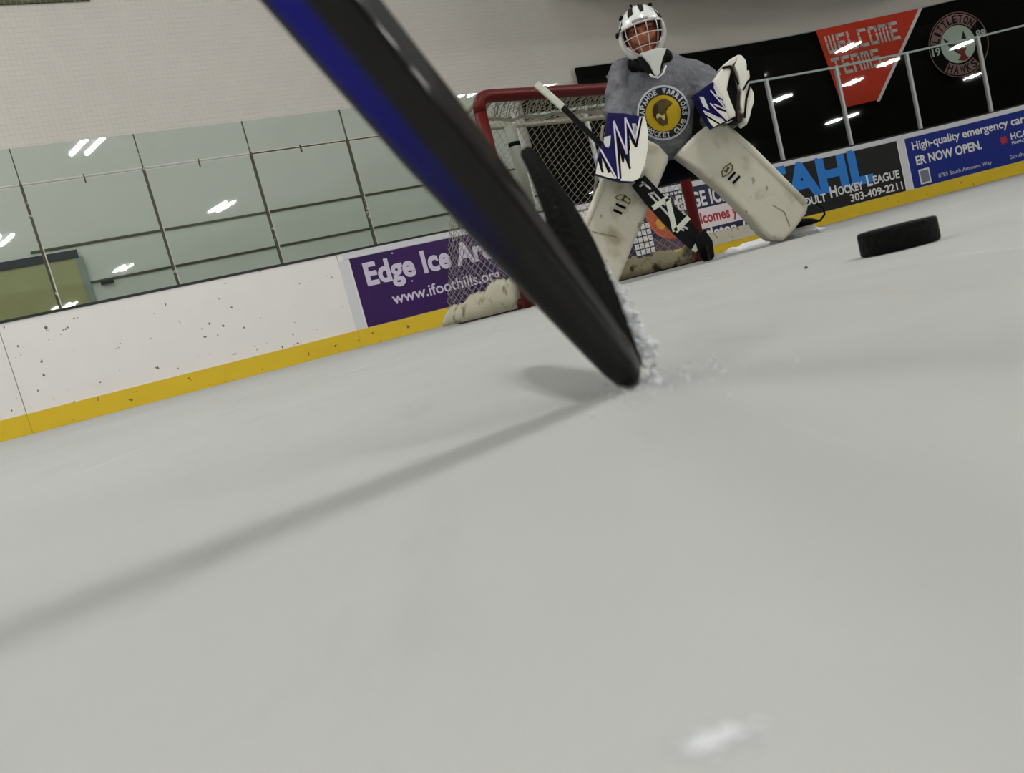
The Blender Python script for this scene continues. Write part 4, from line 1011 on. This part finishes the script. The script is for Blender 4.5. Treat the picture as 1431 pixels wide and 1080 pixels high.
# snow thrown up by the heel
bm = bmesh.new(); rr = random.Random(4)
for i in range(420):
    t = rr.random(); c = HB0.lerp(TOE, .30*t) + Vector((.0085+rr.uniform(-.004,.0035)*(1-t*.5), rr.uniform(-.012,.01), rr.uniform(-.003,.010)))
    c.z = max(c.z, .0015); r_ = rr.uniform(.0004, .0013)
    bmesh.ops.create_icosphere(bm, subdivisions=1, radius=r_, matrix=Matrix.Translation(c))
for i in range(260):
    a = rr.uniform(0, 6.28); d_ = abs(rr.gauss(0, .02)); c = Vector((.06+d_*math.cos(a)*.9, .322+d_*math.sin(a)*1.3, .0005)); r_ = rr.uniform(.0002, .0008)
    bmesh.ops.create_icosphere(bm, subdivisions=1, radius=r_, matrix=Matrix.Translation(c) @ Matrix.Diagonal((1.4,1.2,.7,1)))
sn = obj('snow_spray', bm_mesh(bm), M['snow'], None, True); tag(sn, 'loose ice shavings clinging to the heel of the black hockey stick', 'snow', kind='stuff')

# ------------------------------------------------------------------ puck and crumbs
pk = bmesh.new()
PR, PH = .0381, .0254; rings = []
for r_, z in ((PR-.0028,0),(PR-.0006,.0012),(PR,.004),(PR,PH-.004),(PR-.0006,PH-.0012),(PR-.0028,PH)):
    rings.append([(.4275+r_*math.cos(2*math.pi*i/48), .802+r_*math.sin(2*math.pi*i/48), z+.0002) for i in range(48)])
pk.free(); po = obj('hockey_puck', loft_mesh(rings), M['puck'], None, True); tag(po, 'black rubber hockey puck lying on the ice at right', 'puck')
for p in po.data.polygons: p.use_smooth = len(p.vertices) == 4
def crumb(name, x, y, r_, m, label, cat):
    bm = bmesh.new(); bmesh.ops.create_icosphere(bm, subdivisions=2, radius=r_)
    for v in bm.verts: v.co *= 1+.35*noise.noise(v.co*(2/r_)); v.co.z = max(v.co.z, -.3*r_)
    bmesh.ops.transform(bm, matrix=Matrix.Translation((x, y, .3*r_)), verts=bm.verts)
    o = obj(name, bm_mesh(bm), m, None, True); tag(o, label, cat); return o
crumb('ice_crumb', .369, .9045, .0022, M['debris'], 'dark crumb on the ice left of the puck', 'crumb')
crumb('ice_crumb', .0797, .413, .0009, M['snow'], 'tiny white ice crumb just right of the stick heel', 'crumb')
# low drift of snow along the front of the goal line
V, Fc = [], []; rings = []; rr = random.Random(2)
for i in range(31):
    t = i/30; c = Vector((1.62, 5.12, 0)).lerp(Vector((2.45, 5.55, 0)), t); h_ = .045*math.sin(math.pi*min(1, .12+t*.88))**.5 + rr.uniform(0, .012)
    rings.append([c+Vector((.03,-.07,0)), c+Vector((.015,-.035,h_*.7)), c+Vector((0,0,h_)), c+Vector((-.02,.05,h_*.6)), c+Vector((-.03,.08,0))])
dr = obj('snow_drift', loft_mesh(rings), M['snow'], None, True); tag(dr, 'low white drift of shaved ice beside the right goal post', 'snow', kind='stuff')
bm = bmesh.new(); rr = random.Random(9)
for i in range(36):
    a = rr.uniform(0, 6.28); d_ = abs(rr.gauss(0, 1)); c = Vector((.0114+d_*.0035*math.cos(a), .0725+d_*.0016*math.sin(a), .0001)); r_ = rr.uniform(.0002, .0007)
    bmesh.ops.create_icosphere(bm, subdivisions=1, radius=r_, matrix=Matrix.Translation(c) @ Matrix.Diagonal((2.2,1.0,.2,1)))
s5 = obj('ice_shavings', bm_mesh(bm), M['snow'], None, True); tag(s5, 'small white heap of ice shavings on the ice close to the camera', 'snow', kind='stuff')
